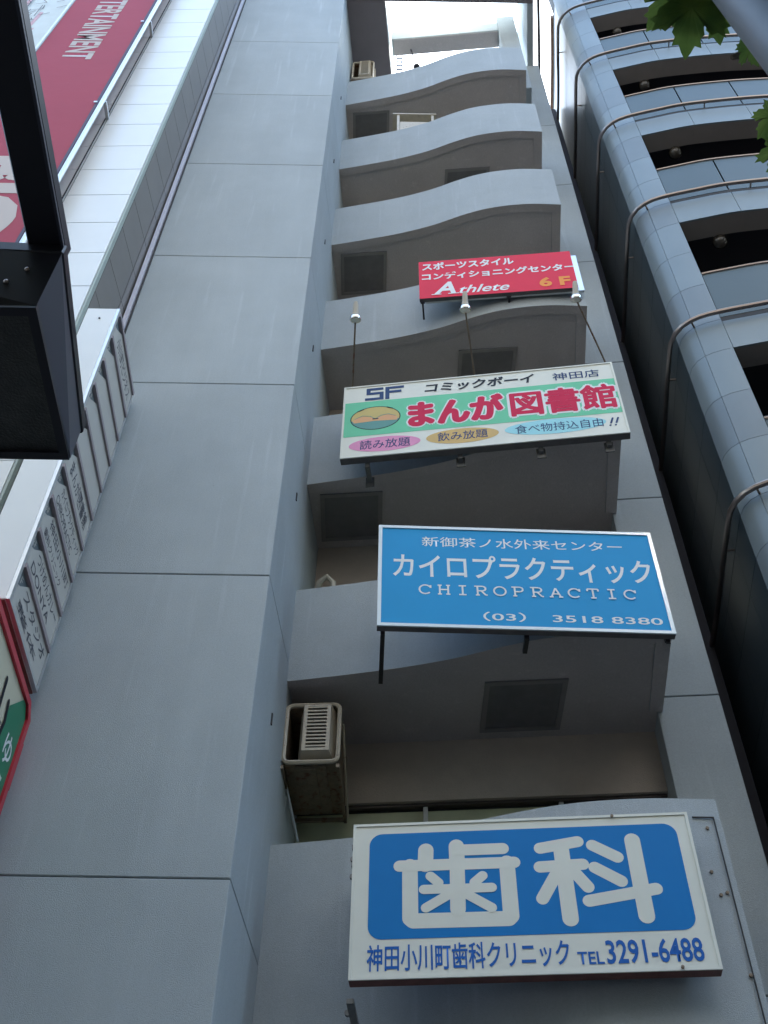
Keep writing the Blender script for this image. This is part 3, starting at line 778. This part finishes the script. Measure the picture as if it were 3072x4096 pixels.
# --- red framed soba shop sign under it
t = thing('noodle_sign', 'red framed cream and green noodle shop sign under the tall tenant signboard', 'sign', (-2.70, 5.08, 3.2), R(90))
W, H = 1.64, 2.26
ch = .11
outp = [(0, 0), (W, 0), (W, H - ch), (W - ch, H), (0, H)]
inp = [(.06, .06), (W - .06, .06), (W - .06, H - ch - .03), (W - ch - .03, H - .06), (.06, H - .06)]
g = G(); g.yprism(outp, .03, .26); g.build('sign_box', M['sobared'], t)
g = G(); n = 5
vs = [(x, -.012, z) for x, z in outp] + [(x, -.012, z) for x, z in inp] + [(x, .0295, z) for x, z in outp] + [(x, .0295, z) for x, z in inp]
fs = []
for i in range(n):
    j = (i + 1) % n
    fs += [(i, j, n + j, n + i), (i, 2 * n + i, 2 * n + j, j), (n + i, n + j, 3 * n + j, 3 * n + i)]
g.add(vs, fs); g.build('frame', M['sobared'], t)
flat(inp, .012).build('sign_face', M['sobacream'], t)
flat([(W - .42, .062), (W - .062, .062), (W - .062, H - ch - .032), (W - ch - .032, H - .062), (W - .20, H - .062), (W - .42, H - .30)], .008).build('green_strip', M['sobagreen'], t)
strokes(t, [[(W - .62, H - .22), (W - .57, H - .62), (W - .53, H - .74), (W - .45, H - .66), (W - .42, H - .44), (W - .46, H - .30)], [(W - .80, H - .50), (W - .50, H - .52)], [(W - .85, H - .9), (W - .6, H - 1.3), (W - .9, H - 1.6)]], .045, M['black'], y=.006)
text(t, 'ゆ', W - .30, W - .12, H - .66, H - .42, M['letterwhite'], y=.004, bold=.01)
text(t, 'で', W - .32, W - .14, H - .98, H - .74, M['letterwhite'], y=.004, bold=.01)
text(t, 'そ', W - .34, W - .16, H - 1.30, H - 1.06, M['letterwhite'], y=.004, bold=.01)
text(t, 'ば', W - .36, W - .18, H - 1.62, H - 1.38, M['letterwhite'], y=.004, bold=.01)
g = G(); g.box(W + .001, W + .17, .05, .22, H - .62, H - .2); g.build('wall_bracket', M['sobared'], t)
g = G(); g.box(W + .001, W + .17, .06, .20, .2, .6); g.build('wall_bracket', M['sobared'], t)

# ================================================================== white panelled building on the left
LB = thing('white_building', 'white enamel panelled building with a long red vertical banner, left of the grey one', 'building', (-6, 9, GZ))
fy = lambda x: 6.09 - .028 * (x + 3.3)
XR = -3.30
g = G(); g.prism([(-12, fy(-12) + .03), (XR - .03, fy(XR) + .03), (XR + .27, 9.6), (-12, 9.8)], -1.6, 31); wpart('wall_core', g, M['joint'], LB)
# white panels, 0.8 m courses
pz = [10.20 + .80 * i for i in range(-14, 26)]
cols = [(-4.16, XR - .03), (-5.35, -4.175), (-6.55, -5.365), (-7.75, -6.565)]
for ci, (xa, xb) in enumerate(cols):
    for z in pz:
        if ci > 1 and z < 9: continue
        g = G(); g.prism([(xa + .004, fy(xa)), (xb - .004, fy(xb)), (xb - .004, fy(xb) + .028), (xa + .004, fy(xa) + .028)], z + .007, z + .80 - .007)
        wpart('wall_panel', g, M['white'], LB)
# corner trim with two thin lines
g = G(); g.prism([(XR - .024, fy(XR) - .002), (XR + .0, fy(XR)), (XR + .006, 6.15), (XR - .024, 6.15)], -1.6, 31); wpart('corner_trim', g, M['trimgreen'], LB)
# side panels
sx = lambda y: XR + (y - 6.09) * .1
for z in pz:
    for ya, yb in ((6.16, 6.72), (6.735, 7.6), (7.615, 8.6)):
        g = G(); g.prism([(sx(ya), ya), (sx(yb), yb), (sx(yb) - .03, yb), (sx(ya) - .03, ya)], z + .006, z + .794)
        wpart('side_panel', g, M['whiteshade'], LB)
# vertical slot with a hanging chain, right of the banner
g = G(); g.prism([(-4.20, fy(-4.2) - .012), (-4.185, fy(-4.2) - .012), (-4.185, fy(-4.2) - .001), (-4.20, fy(-4.2) - .001)], 8, 31); wpart('cable', g, M['dark'], LB)
# banner
BN = thing('vertical_banner', 'faded red vertical banner reading ENTERTAINMENT in pale letters', 'banner', (-5.70, 5.86, 7.5), 0)
g = G(); g.box(0, 1.42, .0, .02, 0, 23); g.build('cloth', M['banner'], BN)
g = G(); g.box(1.425, 1.462, -.02, .04, 0, 23); g.build('edge_strip', M['purple'], BN)
g = G(); g.tube([(1.515, -.02, 0), (1.515, -.02, 23)], .035, 10); g.build('tube', M['tube'], BN, smooth=True)
g = G(); g.tube([(-.03, -.02, 0), (-.03, -.02, 23)], .018, 8); g.build('tube', M['tube'], BN, smooth=True)
for i in range(6):
    g = G(); g.box(1.40, 1.45, -.035, -.021, .8 + i * 3.8, .85 + i * 3.8); g.box(1.515, 1.56, .0, .30, .9 + i * 3.8, .95 + i * 3.8); g.build('clip', M['alu'], BN)
text(BN, 'ENTERTAINMENT', .46, .94, 17.83 - 7.5, 21.6 - 7.5, M['bannerletter'], y=-.004, bold=.025, rot=1)
text(BN, 'BIG', .30, 1.25, 11.75 - 7.5, 14.0 - 7.5, M['bannerletter'], y=-.004, bold=.05, rot=1)
# pale poster left of the banner, teal edged
PO = thing('pale_poster', 'pale map-like poster with inked lines and a teal edge, left of the red banner', 'poster', (-7.3, 5.95, 12), 0)
g = G(); g.box(0, 1.52, 0, .03, 0, 18); g.build('sheet', M['posterbase'], PO)
g = G(); g.box(1.52, 1.57, -.02, .04, 0, 18); g.build('teal_edge', M['tealframe'], PO)
rn = random.Random(9)
L_ = []
for i in range(260):
    x = rn.gauss(.75, .28); z = rn.uniform(1, 17.5)
    if rn.random() < .5: L_.append([(x, z), (x + rn.uniform(-.03, .03), z + rn.uniform(.4, 1.8))])
    else: L_.append([(x, z), (x + rn.uniform(.05, .2), z + rn.uniform(.02, .15)), (x + rn.uniform(.05, .2), z + rn.uniform(.1, .3))])
strokes(PO, L_, .014, M['posterline'], roundcap=False, name='inked_lines')
L_ = [[(x, z), (x + .02, z + rn.uniform(.3, 1.0))] for x, z in [(rn.uniform(.2, 1.2), rn.uniform(2, 16)) for _ in range(26)]]
strokes(PO, L_, .07, M['posterpink'], y=-.004, roundcap=False, name='pink_patches')

# ================================================================== blue curved building on the right
RB = thing('curved_blue_building', 'blue-grey metal clad building with a rounded corner and bowed glass balconies, right', 'building', (7, 9, GZ))
path_side = [(5.35, 22.0), (4.75, 16.0), (4.25, 11.5), (4.02, 9.2), (3.90, 8.2), (3.84, 7.66)]
corner = [(3.84, 7.66), (3.85, 7.52), (3.90, 7.42), (3.98, 7.345), (4.10, 7.28)]
front = [(4.10, 7.28), (4.30, 7.215), (4.64, 7.13), (5.13, 7.02), (5.9, 6.92), (6.55, 6.86), (7.3, 6.82), (8.2, 6.80), (9.2, 6.84), (10.4, 6.95), (11.6, 7.12)]
full = catmull(path_side + corner[1:] + front[1:], 8)
S = [0.0]
for a, b in zip(full[:-1], full[1:]): S.append(S[-1] + (Vector(b) - Vector(a)).length)
def at(s):
    s = max(0, min(S[-1] - 1e-6, s))
    lo = 0; hi = len(S) - 1
    while hi - lo > 1:
        m_ = (lo + hi) // 2
        if S[m_] <= s: lo = m_
        else: hi = m_
    k = (s - S[lo]) / (S[hi] - S[lo]); a = Vector(full[lo]); b = Vector(full[hi])
    i0, i1 = max(0, lo - 1), min(len(full) - 1, hi + 1)
    tn = (Vector(full[i1]) - Vector(full[i0])).normalized()
    return a + (b - a) * k, Vector((tn.y * -1, tn.x))      # point, inward normal
def s_of(pt):
    best = min(range(len(full)), key=lambda i: (Vector(full[i]) - Vector(pt)).length); return S[best]
def band(s0, s1, z0, z1, o0, o1, n=None):
    """curved slab following the facade between offsets o0 (outer) and o1 (inner, into the building)"""
    n = n or max(2, int((s1 - s0) / .16) + 1)
    g = G(); vs = []; fs = []
    for i in range(n + 1):
        p, nn = at(s0 + (s1 - s0) * i / n)
        a = p + nn * o0; b = p + nn * o1
        vs += [(a.x, a.y, z0), (a.x, a.y, z1), (b.x, b.y, z1), (b.x, b.y, z0)]
    for i in range(n):
        for j in range(4):
            fs.append((i * 4 + j, i * 4 + (j + 1) % 4, i * 4 + 4 + (j + 1) % 4, i * 4 + 4 + j))
    fs += [(0, 1, 2, 3), (n * 4 + 3, n * 4 + 2, n * 4 + 1, n * 4)]
    g.add(vs, fs); return g
sC0 = s_of((3.84, 7.66)); sC1 = s_of((3.98, 7.345)) ; sOP = s_of((4.30, 7.215))
sJ1 = s_of((3.985, 7.34))
sEND = s_of((10.4, 6.95))
ZP = [2.2, 5.6, 9.02, 12.42, 15.9, 19.2, 22.5, 25.8, 29.1]
gap = .0035
sJ = [s_of((3.90, 8.2)) - 2.0, s_of((3.90, 8.2)) - .9, s_of((3.90, 8.2)) + .05, sC0 + .02, sJ1, sOP]
jb = [sOP, s_of((4.64, 7.13)) + .55, s_of((5.9, 6.92)) + .26, s_of((7.3, 6.82)) + .1, s_of((8.2, 6.8)) + .4, sEND]
# backing wall
wpart('wall_core', band(0, sOP - .02, -1.6, 28.2, .035, .3), M['joint'], RB)
wpart('lower_wall', band(0, sEND, -1.6, 2.19, .0, .3), M['bluepanel'], RB, smooth=True)
wpart('wall_core', band(sC0 - .35, sOP - .02, 28.2, 32, .035, .3), M['joint'], RB)
for fi in range(len(ZP) - 1):
    z0, z1 = ZP[fi], ZP[fi + 1]; H_ = z1 - z0
    cz = [z0, z0 + H_ * .27, z0 + H_ * .535, z0 + H_ * .80, z1]
    for a, b in zip(sJ[:-1], sJ[1:]):
        for k in range(4):
            if a < sC0 - .4 and cz[k + 1] > 28.3: continue
            wpart('facade_panel', band(a + gap * .7, b - gap * .7, cz[k] + gap, cz[k + 1] - gap, 0, .03), M['bluepanelshade'] if b < sC0 + .05 else (M['bluepanel'] if (fi + k) % 3 else M['bluepanel2']), RB, smooth=True)
    # opening: spandrel glass, rail, recess, soffit; panel band above
    zs = z0 + H_ * .80
    zg0, zg1 = z0 + .10, z0 + 1.22
    for a, b in zip(jb[:-1], jb[1:]):
        wpart('facade_panel', band(a + gap, b - gap, zs + gap, z1 - .05, 0, .03), M['bluepanel'], RB, smooth=True)
        wpart('spandrel_glass', band(a + .012, b - .012, zg0, zg1, .03, .045), M['spandrel'], RB, smooth=True)
    wpart('band_backing', band(sOP - .01, sEND, zs + .02, z1 + .12, .035, .30), M['joint'], RB)
    wpart('soffit_panel', band(sOP - .01, sEND, zs + .004, zs + .016, .032, .34), M['brownsoffit'], RB)
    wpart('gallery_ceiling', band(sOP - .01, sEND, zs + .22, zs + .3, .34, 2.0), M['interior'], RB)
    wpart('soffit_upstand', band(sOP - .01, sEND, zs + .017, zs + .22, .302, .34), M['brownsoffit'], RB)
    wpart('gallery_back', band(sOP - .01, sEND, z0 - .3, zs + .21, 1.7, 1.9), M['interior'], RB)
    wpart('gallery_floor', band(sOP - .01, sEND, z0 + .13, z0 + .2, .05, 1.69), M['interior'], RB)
    # jamb at the left end of the opening
    p, nn = at(sOP); tn = Vector((nn.y, -nn.x))
    a = p + nn * .002; b = p + nn * 1.8
    g = G(); g.prism([tuple(a - tn * .03), tuple(a - tn * .004), tuple(b - tn * .004), tuple(b - tn * .03)], z0 + .05, zs + .2); wpart('jamb', g, M['bluepanel2'], RB)
    # handrail
    pts = []
    for i in range(40):
        q_, n_ = at(sOP + .01 + (sEND - sOP) * i / 39); q_ = q_ + n_ * .03; pts.append((q_.x, q_.y, zg1 + .03))
    g = G(); g.tube(pts, .024, 8); wpart('handrail', g, M['pipe'], RB, smooth=True)
    # stainless pipe wrapping side, corner and front
    pts = []
    ss = s_of((4.25, 11.5))
    for i in range(110):
        q_, n_ = at(ss + (sEND - ss) * i / 109); q_ = q_ - n_ * .11; pts.append((q_.x, q_.y, z0 + .02))
    g = G(); g.tube(pts, .033, 8); pp = wpart('guard_pipe', g, M['pipe'], RB, smooth=True)
    for sk in (sC0 - .5, sJ1, sOP + 1.2, sOP + 3.0):
        q_, n_ = at(sk); g = G(); g.tube([tuple(q_ - n_ * .10) + (z0 + .02,), tuple(q_ + n_ * .001) + (z0 + .02,)], .014, 6); g.build('pipe_stud', M['pipe'], pp, shift=tuple(RB.location))
    # globe lamp in the gallery
    q_ = Vector((4.93 + (.03 if fi % 2 else 0), 7.50))
    g = G(); g.lathe([(.001, -.115)] + [(.115 * math.cos(R(a_)), .115 * math.sin(R(a_))) for a_ in range(-80, 81, 16)] + [(.001, .115)], (q_.x, q_.y, zs - .02), (0, 0, 1), 18)
    gl = wpart('globe_lamp', g, M['globe'], RB, smooth=True)
    g = G(); g.lathe([(.05, .10), (.05, .245)], (q_.x, q_.y, zs - .02), (0, 0, 1), 12); g.build('lamp_cap', M['pipe'], gl, shift=tuple(RB.location))
g = G(); g.prism([(4.9, 9.4), (30, 9.4), (30, 21.9), (6.2, 21.9), (4.45, 10.5)], -1.6, 29.5); wpart('rear_body', g, M['interior'], RB)
wpart('coping', band(0, sC0 - .45, 28.2, 28.4, -.02, .32), M['coping'], RB)

# ================================================================== street lamp close overhead, left
SLP = thing('street_lamp', 'dark street lamp box on a flat arm close overhead in the top left corner', 'street lamp', (-1.45, -1.2, GZ))
def sp(g, name, m, **k): return wpart(name, g, m, SLP, **k)
g = G(); g.prism([(-1.17, -1.2), (-1.02, -1.2), (-1.045, 1.70), (-1.165, 1.70)], 3.25, 3.31); sp(g, 'arm', M['lampdark'], bevel=.004)
g = G(); g.prism([(-1.035, -1.2), (-1.020, -1.2), (-1.046, 1.70), (-1.055, 1.70)], 3.235, 3.249); sp(g, 'arm_lip', M['lampside'])
g = G(); g.tube([(-1.45, -1.25, GZ), (-1.45, -1.25, 3.4)], .075, 14); g.box(-1.5, -1.0, -1.3, -1.19, 3.25, 3.33); sp(g, 'post', M['lampdark'], smooth=True)
top = [(-1.95, 1.66), (-1.048, 1.66), (-1.098, 2.36), (-1.95, 2.36)]
bot = [(-1.93, 1.72), (-1.095, 1.72), (-1.075, 2.30), (-1.93, 2.30)]
zt, zb = 3.20, 2.95
bot = [(-1.93, 1.705), (-1.072, 1.705), (-1.068, 2.29), (-1.93, 2.29)]
def loft(ta, tb, za, zb_, idx):
    g = G(); vs = [(x, y, za) for x, y in ta] + [(x, y, zb_) for x, y in tb]
    g.add(vs, [(i, (i + 1) % 4, 4 + (i + 1) % 4, 4 + i) for i in idx]); return g
# widen towards the top so the tapered cheeks show
topw = [(-2.05, 1.60), (-1.045, 1.66), (-1.10, 2.36), (-2.05, 2.36)]
sp(loft(topw, bot, zt, zb, (0,)), 'end_cheek', M['lampdark'])
sp(loft(topw, bot, zt, zb, (1, 2, 3)), 'side_cheek', M['lampside'])
g = G(); g.prism([(-2.07, 1.62), (-1.040, 1.655), (-1.095, 2.375), (-2.07, 2.375)], zt + .001, zt + .06); sp(g, 'housing_lid', M['lampdark'], bevel=.006)
g = G(); e = .03
g.box(-1.93, -1.07, 1.705, 1.705 + e, zb - .012, zb + .01); g.box(-1.93, -1.07, 2.29 - e, 2.29, zb - .012, zb + .01); g.box(-1.07 - e, -1.07, 1.705 + e, 2.29 - e, zb - .012, zb + .01); g.box(-1.93, -1.93 + e, 1.705 + e, 2.29 - e, zb - .012, zb + .01)
sp(g, 'glass_frame', M['lampdark'])
g = G(); g.box(-1.90, -1.10, 1.735, 2.26, zb + .0, zb + .008); sp(g, 'glass', M['lampglass'])
for x, y, z in ((-1.135, 1.682, 3.115), (-1.185, 1.690, 3.05)):
    g = G(); g.lathe([(.001, .0), (.008, .002), (.008, .01), (.001, .014)], (x, y - .006, z), (0, -1, -.3), 8); sp(g, 'screw', M['screw'], smooth=True)

# ================================================================== grey pole close right
P_ = thing('grey_pole', 'smooth grey steel pole crossing the top right corner very near the camera', 'pole', (.60, .507, GZ))
g = G(); g.tube([(0, 0, 0), (0, 0, 7.5)], .063, 24); g.build('shaft', M['polegrey'], P_, smooth=True)
g = G(); g.tube([(0, 0, 0), (0, 0, .25)], .09, 24); g.build('base_collar', M['polegrey'], P_, smooth=True)
g = G(); g.tube([(0, 0, 7.5), (0, 0, 7.56)], .07, 24, r1=.03); g.build('cap', M['polegrey'], P_, smooth=True)

# ================================================================== plane tree, right
TR = thing('plane_tree', 'plane tree with big lobed green leaves hanging into the top right corner', 'tree', (3.4, -.6, GZ))
trunk = [(3.4, -.6, GZ), (3.38, -.55, 0), (3.3, -.45, 1.6), (3.1, -.35, 3.2), (2.9, -.2, 5.0), (2.8, -.3, 7.0)]
g = G(); g.tube(trunk, .17, 12, r1=.07); wpart('trunk', g, M['bark'], TR, smooth=True)
limbs = [
    [(3.1, -.35, 3.2), (2.2, .05, 3.25), (1.5, .45, 3.0), (1.10, .62, 2.72), (.80, .73, 2.42), (.70, .74, 2.33)],
    [(3.3, -.45, 1.8), (2.3, .3, 2.3), (1.5, .75, 2.35), (1.1, .92, 2.28), (.90, .93, 2.28)],
    [(2.9, -.2, 5.0), (2.0, -.9, 5.8), (1.0, -1.6, 6.0), (0, -2.2, 6.0)],
    [(2.9, -.2, 5.0), (3.6, -1.0, 6.2), (4.4, -1.6, 6.8)],
    [(3.1, -.35, 3.2), (3.9, -1.3, 4.4), (4.6, -2.2, 5.0)],
    [(2.8, -.3, 7.0), (2.2, -1.2, 7.8), (1.4, -2.4, 8.2)],
]
for i, lm in enumerate(limbs):
    g = G(); g.tube(catmull(lm, 4), .04, 7, r1=.006); wpart('limb', g, M['bark'], TR, smooth=True)
def leaf_shape():
    """five-lobed toothed leaf in the local XY plane, stem at origin, about 1 unit long, gently cupped"""
    half = [(0, 0), (.10, -.06), (.22, -.05), (.30, .05), (.42, .02), (.40, .12), (.54, .16), (.42, .22), (.44, .30), (.34, .33),
            (.48, .42), (.50, .52), (.60, .58), (.50, .62), (.55, .74), (.42, .68), (.34, .72), (.28, .60), (.20, .58), (.24, .72), (.19, .78),
            (.22, .90), (.12, .88), (.07, .98), (0, 1.08)]
    pts = half + [(-x, y) for x, y in half[-2:0:-1]]
    vs = [(0, .38, 0)]
    for x, y in pts: vs.append((x, y, .10 * x * x * 2 + .12 * (y - .4) ** 2 - .05 * abs(x)))
    fs = [(0, i, i % len(pts) + 1) for i in range(1, len(pts) + 1)]
    fs = [(0, i, (i % len(pts)) + 1) for i in range(1, len(pts) + 1)]
    return vs, fs
LV, LF = leaf_shape()
leaf_me = bpy.data.meshes.new('leaf'); leaf_me.from_pydata([Vector(v) for v in LV], [], LF); leaf_me.materials.append(M['leaf'])
veins = G()
for x, y in ((0, 1.0), (.5, .56), (-.5, .56), (.42, .14), (-.42, .14)):
    veins.tube([(0, 0, -.004), (x * .55, y * .55, -.012), (x * .92, y * .92, .02)], .009, 4, r1=.003)
veins.tube([(0, 0, 0), (.02, -.22, .02), (.0, -.42, .05)], .012, 4)
vein_o = veins.build('leaf_veins', M['bark'], None); vein_me = vein_o.data; bpy.data.objects.remove(vein_o)
rl = random.Random(3)
def leaf(pos, tip, nrm, size):
    """pos: centre; tip: direction stem->tip; nrm: leaf face normal"""
    tip = Vector(tip).normalized(); nrm = Vector(nrm); nrm = (nrm - tip * nrm.dot(tip)).normalized(); sdv = tip.cross(nrm)
    o = bpy.data.objects.new('leaf', leaf_me); COL.objects.link(o); o.parent = TR
    mw = Matrix((sdv, tip, nrm)).transposed().to_4x4() @ Matrix.Scale(size, 4)
    pp = Vector(pos) - tip * size * .42 - Vector(TR.location)
    mw.translation = pp
    o.matrix_local = mw
    v = bpy.data.objects.new('leaf_veins', vein_me); COL.objects.link(v); v.parent = o
    return o
dn = Vector((-.05, -.55, -.8))
# leaves near the lens (tips hang down and outward)
leaf((.575, .625, 2.235), (-.06, .95, -.35), (.05, -.35, -.93), .135)
leaf((.535, .615, 2.265), (-.55, .75, -.25), (.1, -.3, -.95), .105)
leaf((.630, .635, 2.265), (.25, .9, -.3), (-.1, -.3, -.95), .095)
leaf((.715, .705, 2.27), (.5, .8, -.2), (.2, -.4, -.9), .06)
leaf((.795, .850, 2.29), (-.45, .7, -.3), (.2, -.3, -.9), .075)
leaf((.83, .92, 2.28), (-.15, .9, -.3), (.0, -.3, -.95), .09)
leaf((.84, .87, 2.33), (-.6, .4, -.2), (.1, -.4, -.9), .09)
# the crown out of the frame, overhead and to the right
cnt = 0
while cnt < 235:
    lm = rl.choice(limbs); k = rl.uniform(.25, 1.0) * (len(lm) - 1); i = min(int(k), len(lm) - 2)
    p = Vector(lm[i]).lerp(Vector(lm[i + 1]), k - i) + Vector((rl.gauss(0, .35), rl.gauss(0, .35), rl.gauss(0, .25)))
    c_ = Rm.transposed() @ p
    if c_.z > 0 and abs(c_.x / c_.z) < .45 and abs(c_.y / c_.z) < .62: continue
    if .2 < p.x < 1.6 and .2 < p.y < 1.6: continue
    tp = Vector((rl.uniform(-1, 1), rl.uniform(-1, 1), rl.uniform(-.7, .1))); leaf(p, tp, (rl.uniform(-.5, .5), rl.uniform(-.5, .5), -1), rl.uniform(.10, .19)); cnt += 1

def street_tree(x, y, label, seed):
    t = thing('plane_tree', label, 'tree', (x, y, GZ), 0, None)
    g = G(); g.tube([(x, y, GZ), (x + .05, y, 1), (x, y + .1, 3.5), (x - .1, y, 6.5)], .16, 10, r1=.05); wpart('trunk', g, M['bark'], t, smooth=True)
    r_ = random.Random(seed)
    for i in range(5):
        a = i * 1.26 + r_.random(); h = 2.2 + i * .8
        g = G(); g.tube([(x, y, h), (x + .7 * math.cos(a), y + .6 * math.sin(a), h + .8), (x + 1.5 * math.cos(a), y + 1.1 * math.sin(a), h + 1.3)], .05, 6, r1=.01); wpart('limb', g, M['bark'], t, smooth=True)
    g = G(); clumps = [(r_.gauss(0, 1.2), r_.gauss(0, .75), r_.uniform(2.6, 9.5)) for _ in range(64)]
    for i in range(6000):
        c_ = r_.choice(clumps); p = Vector((x + c_[0] + r_.gauss(0, .38), y + c_[1] + r_.gauss(0, .38), c_[2] + r_.gauss(0, .34)))
        if p.y > .1: continue
        u_ = Vector((r_.uniform(-1, 1), r_.uniform(-1, 1), r_.uniform(-.7, .3))).normalized(); v_ = u_.orthogonal().normalized(); w_ = r_.uniform(.08, .15)
        g.add([p - u_ * w_, p + v_ * w_ * .8, p + u_ * w_ * 1.1, p - v_ * w_ * .8], [(0, 1, 2, 3)])
    c = wpart('crown', g, M['leaf'], t); c['kind'] = 'stuff'
street_tree(-2.6, -3.4, 'bushy plane tree at the kerb behind the viewer, second from the left', 15)
street_tree(3.9, -3.4, 'bushy plane tree at the kerb behind the viewer, second from the right', 16)
street_tree(-5.2, -2.4, 'bushy plane tree at the kerb behind the viewer, farthest left', 11)
street_tree(.3, -2.6, 'bushy plane tree at the kerb directly behind the viewer', 12)
street_tree(7.6, -2.5, 'bushy plane tree at the kerb behind the viewer, farthest right', 13)
# ================================================================== buildings across the street (behind the camera; they light the fronts), plus added sky-blocking end and rear blocks
def far_building(name, label, x0, x1, y1, h, m):
    t = thing(name, label, 'building', ((x0 + x1) / 2, y1 - 5, GZ))
    g = G(); g.box(x0, x1, y1 - 12, y1, GZ, h); wpart('wall', g, m, t)
    g = G(); g.box(x0 - .1, x1 + .1, y1 - 12.1, y1 + .1, h + .001, h + .5); wpart('parapet', g, M['roofgrey'], t)
    for fl_ in range(int((h - 2) / 3.4)):
        z = 1.0 + fl_ * 3.4
        n = int((x1 - x0 - 1) / 2.2)
        for i in range(n):
            xa = x0 + .8 + i * 2.2
            g = G(); g.box(xa, xa + 1.5, y1 + .001, y1 + .04, z, z + 1.7); wpart('window', g, M['farglass'], t)
    return t
far_building('street_end_blocker', 'tan block added out of view at the far right street end to cut low sky', 26, 44, 7, 34, M['beige'])  # unseen end blocks added to cut low sky light and bounce warm
far_building('street_end_blocker', 'tan block added out of view at the far left street end to cut low sky', -46, -28, 7, 34, M['beige'])
far_building('rear_sky_blocker', 'plain grey block added out of sight behind the street-front buildings to shut out sky light', -14, 16, 36, 22, M['stucco'])  # unseen block added to close off sky light from behind
far_building('office_block', 'brown tiled office block across the street behind the viewer', -11, 3, -15.5, 36, M['beige'])
far_building('office_block', 'grey office block with dark windows across the street, behind to the right', 3.5, 34, -15.6, 42, M['darktile'])
far_building('office_block', 'tall dark office block across the street, behind to the left', -44, -11.5, -15.6, 40, M['darktile'])
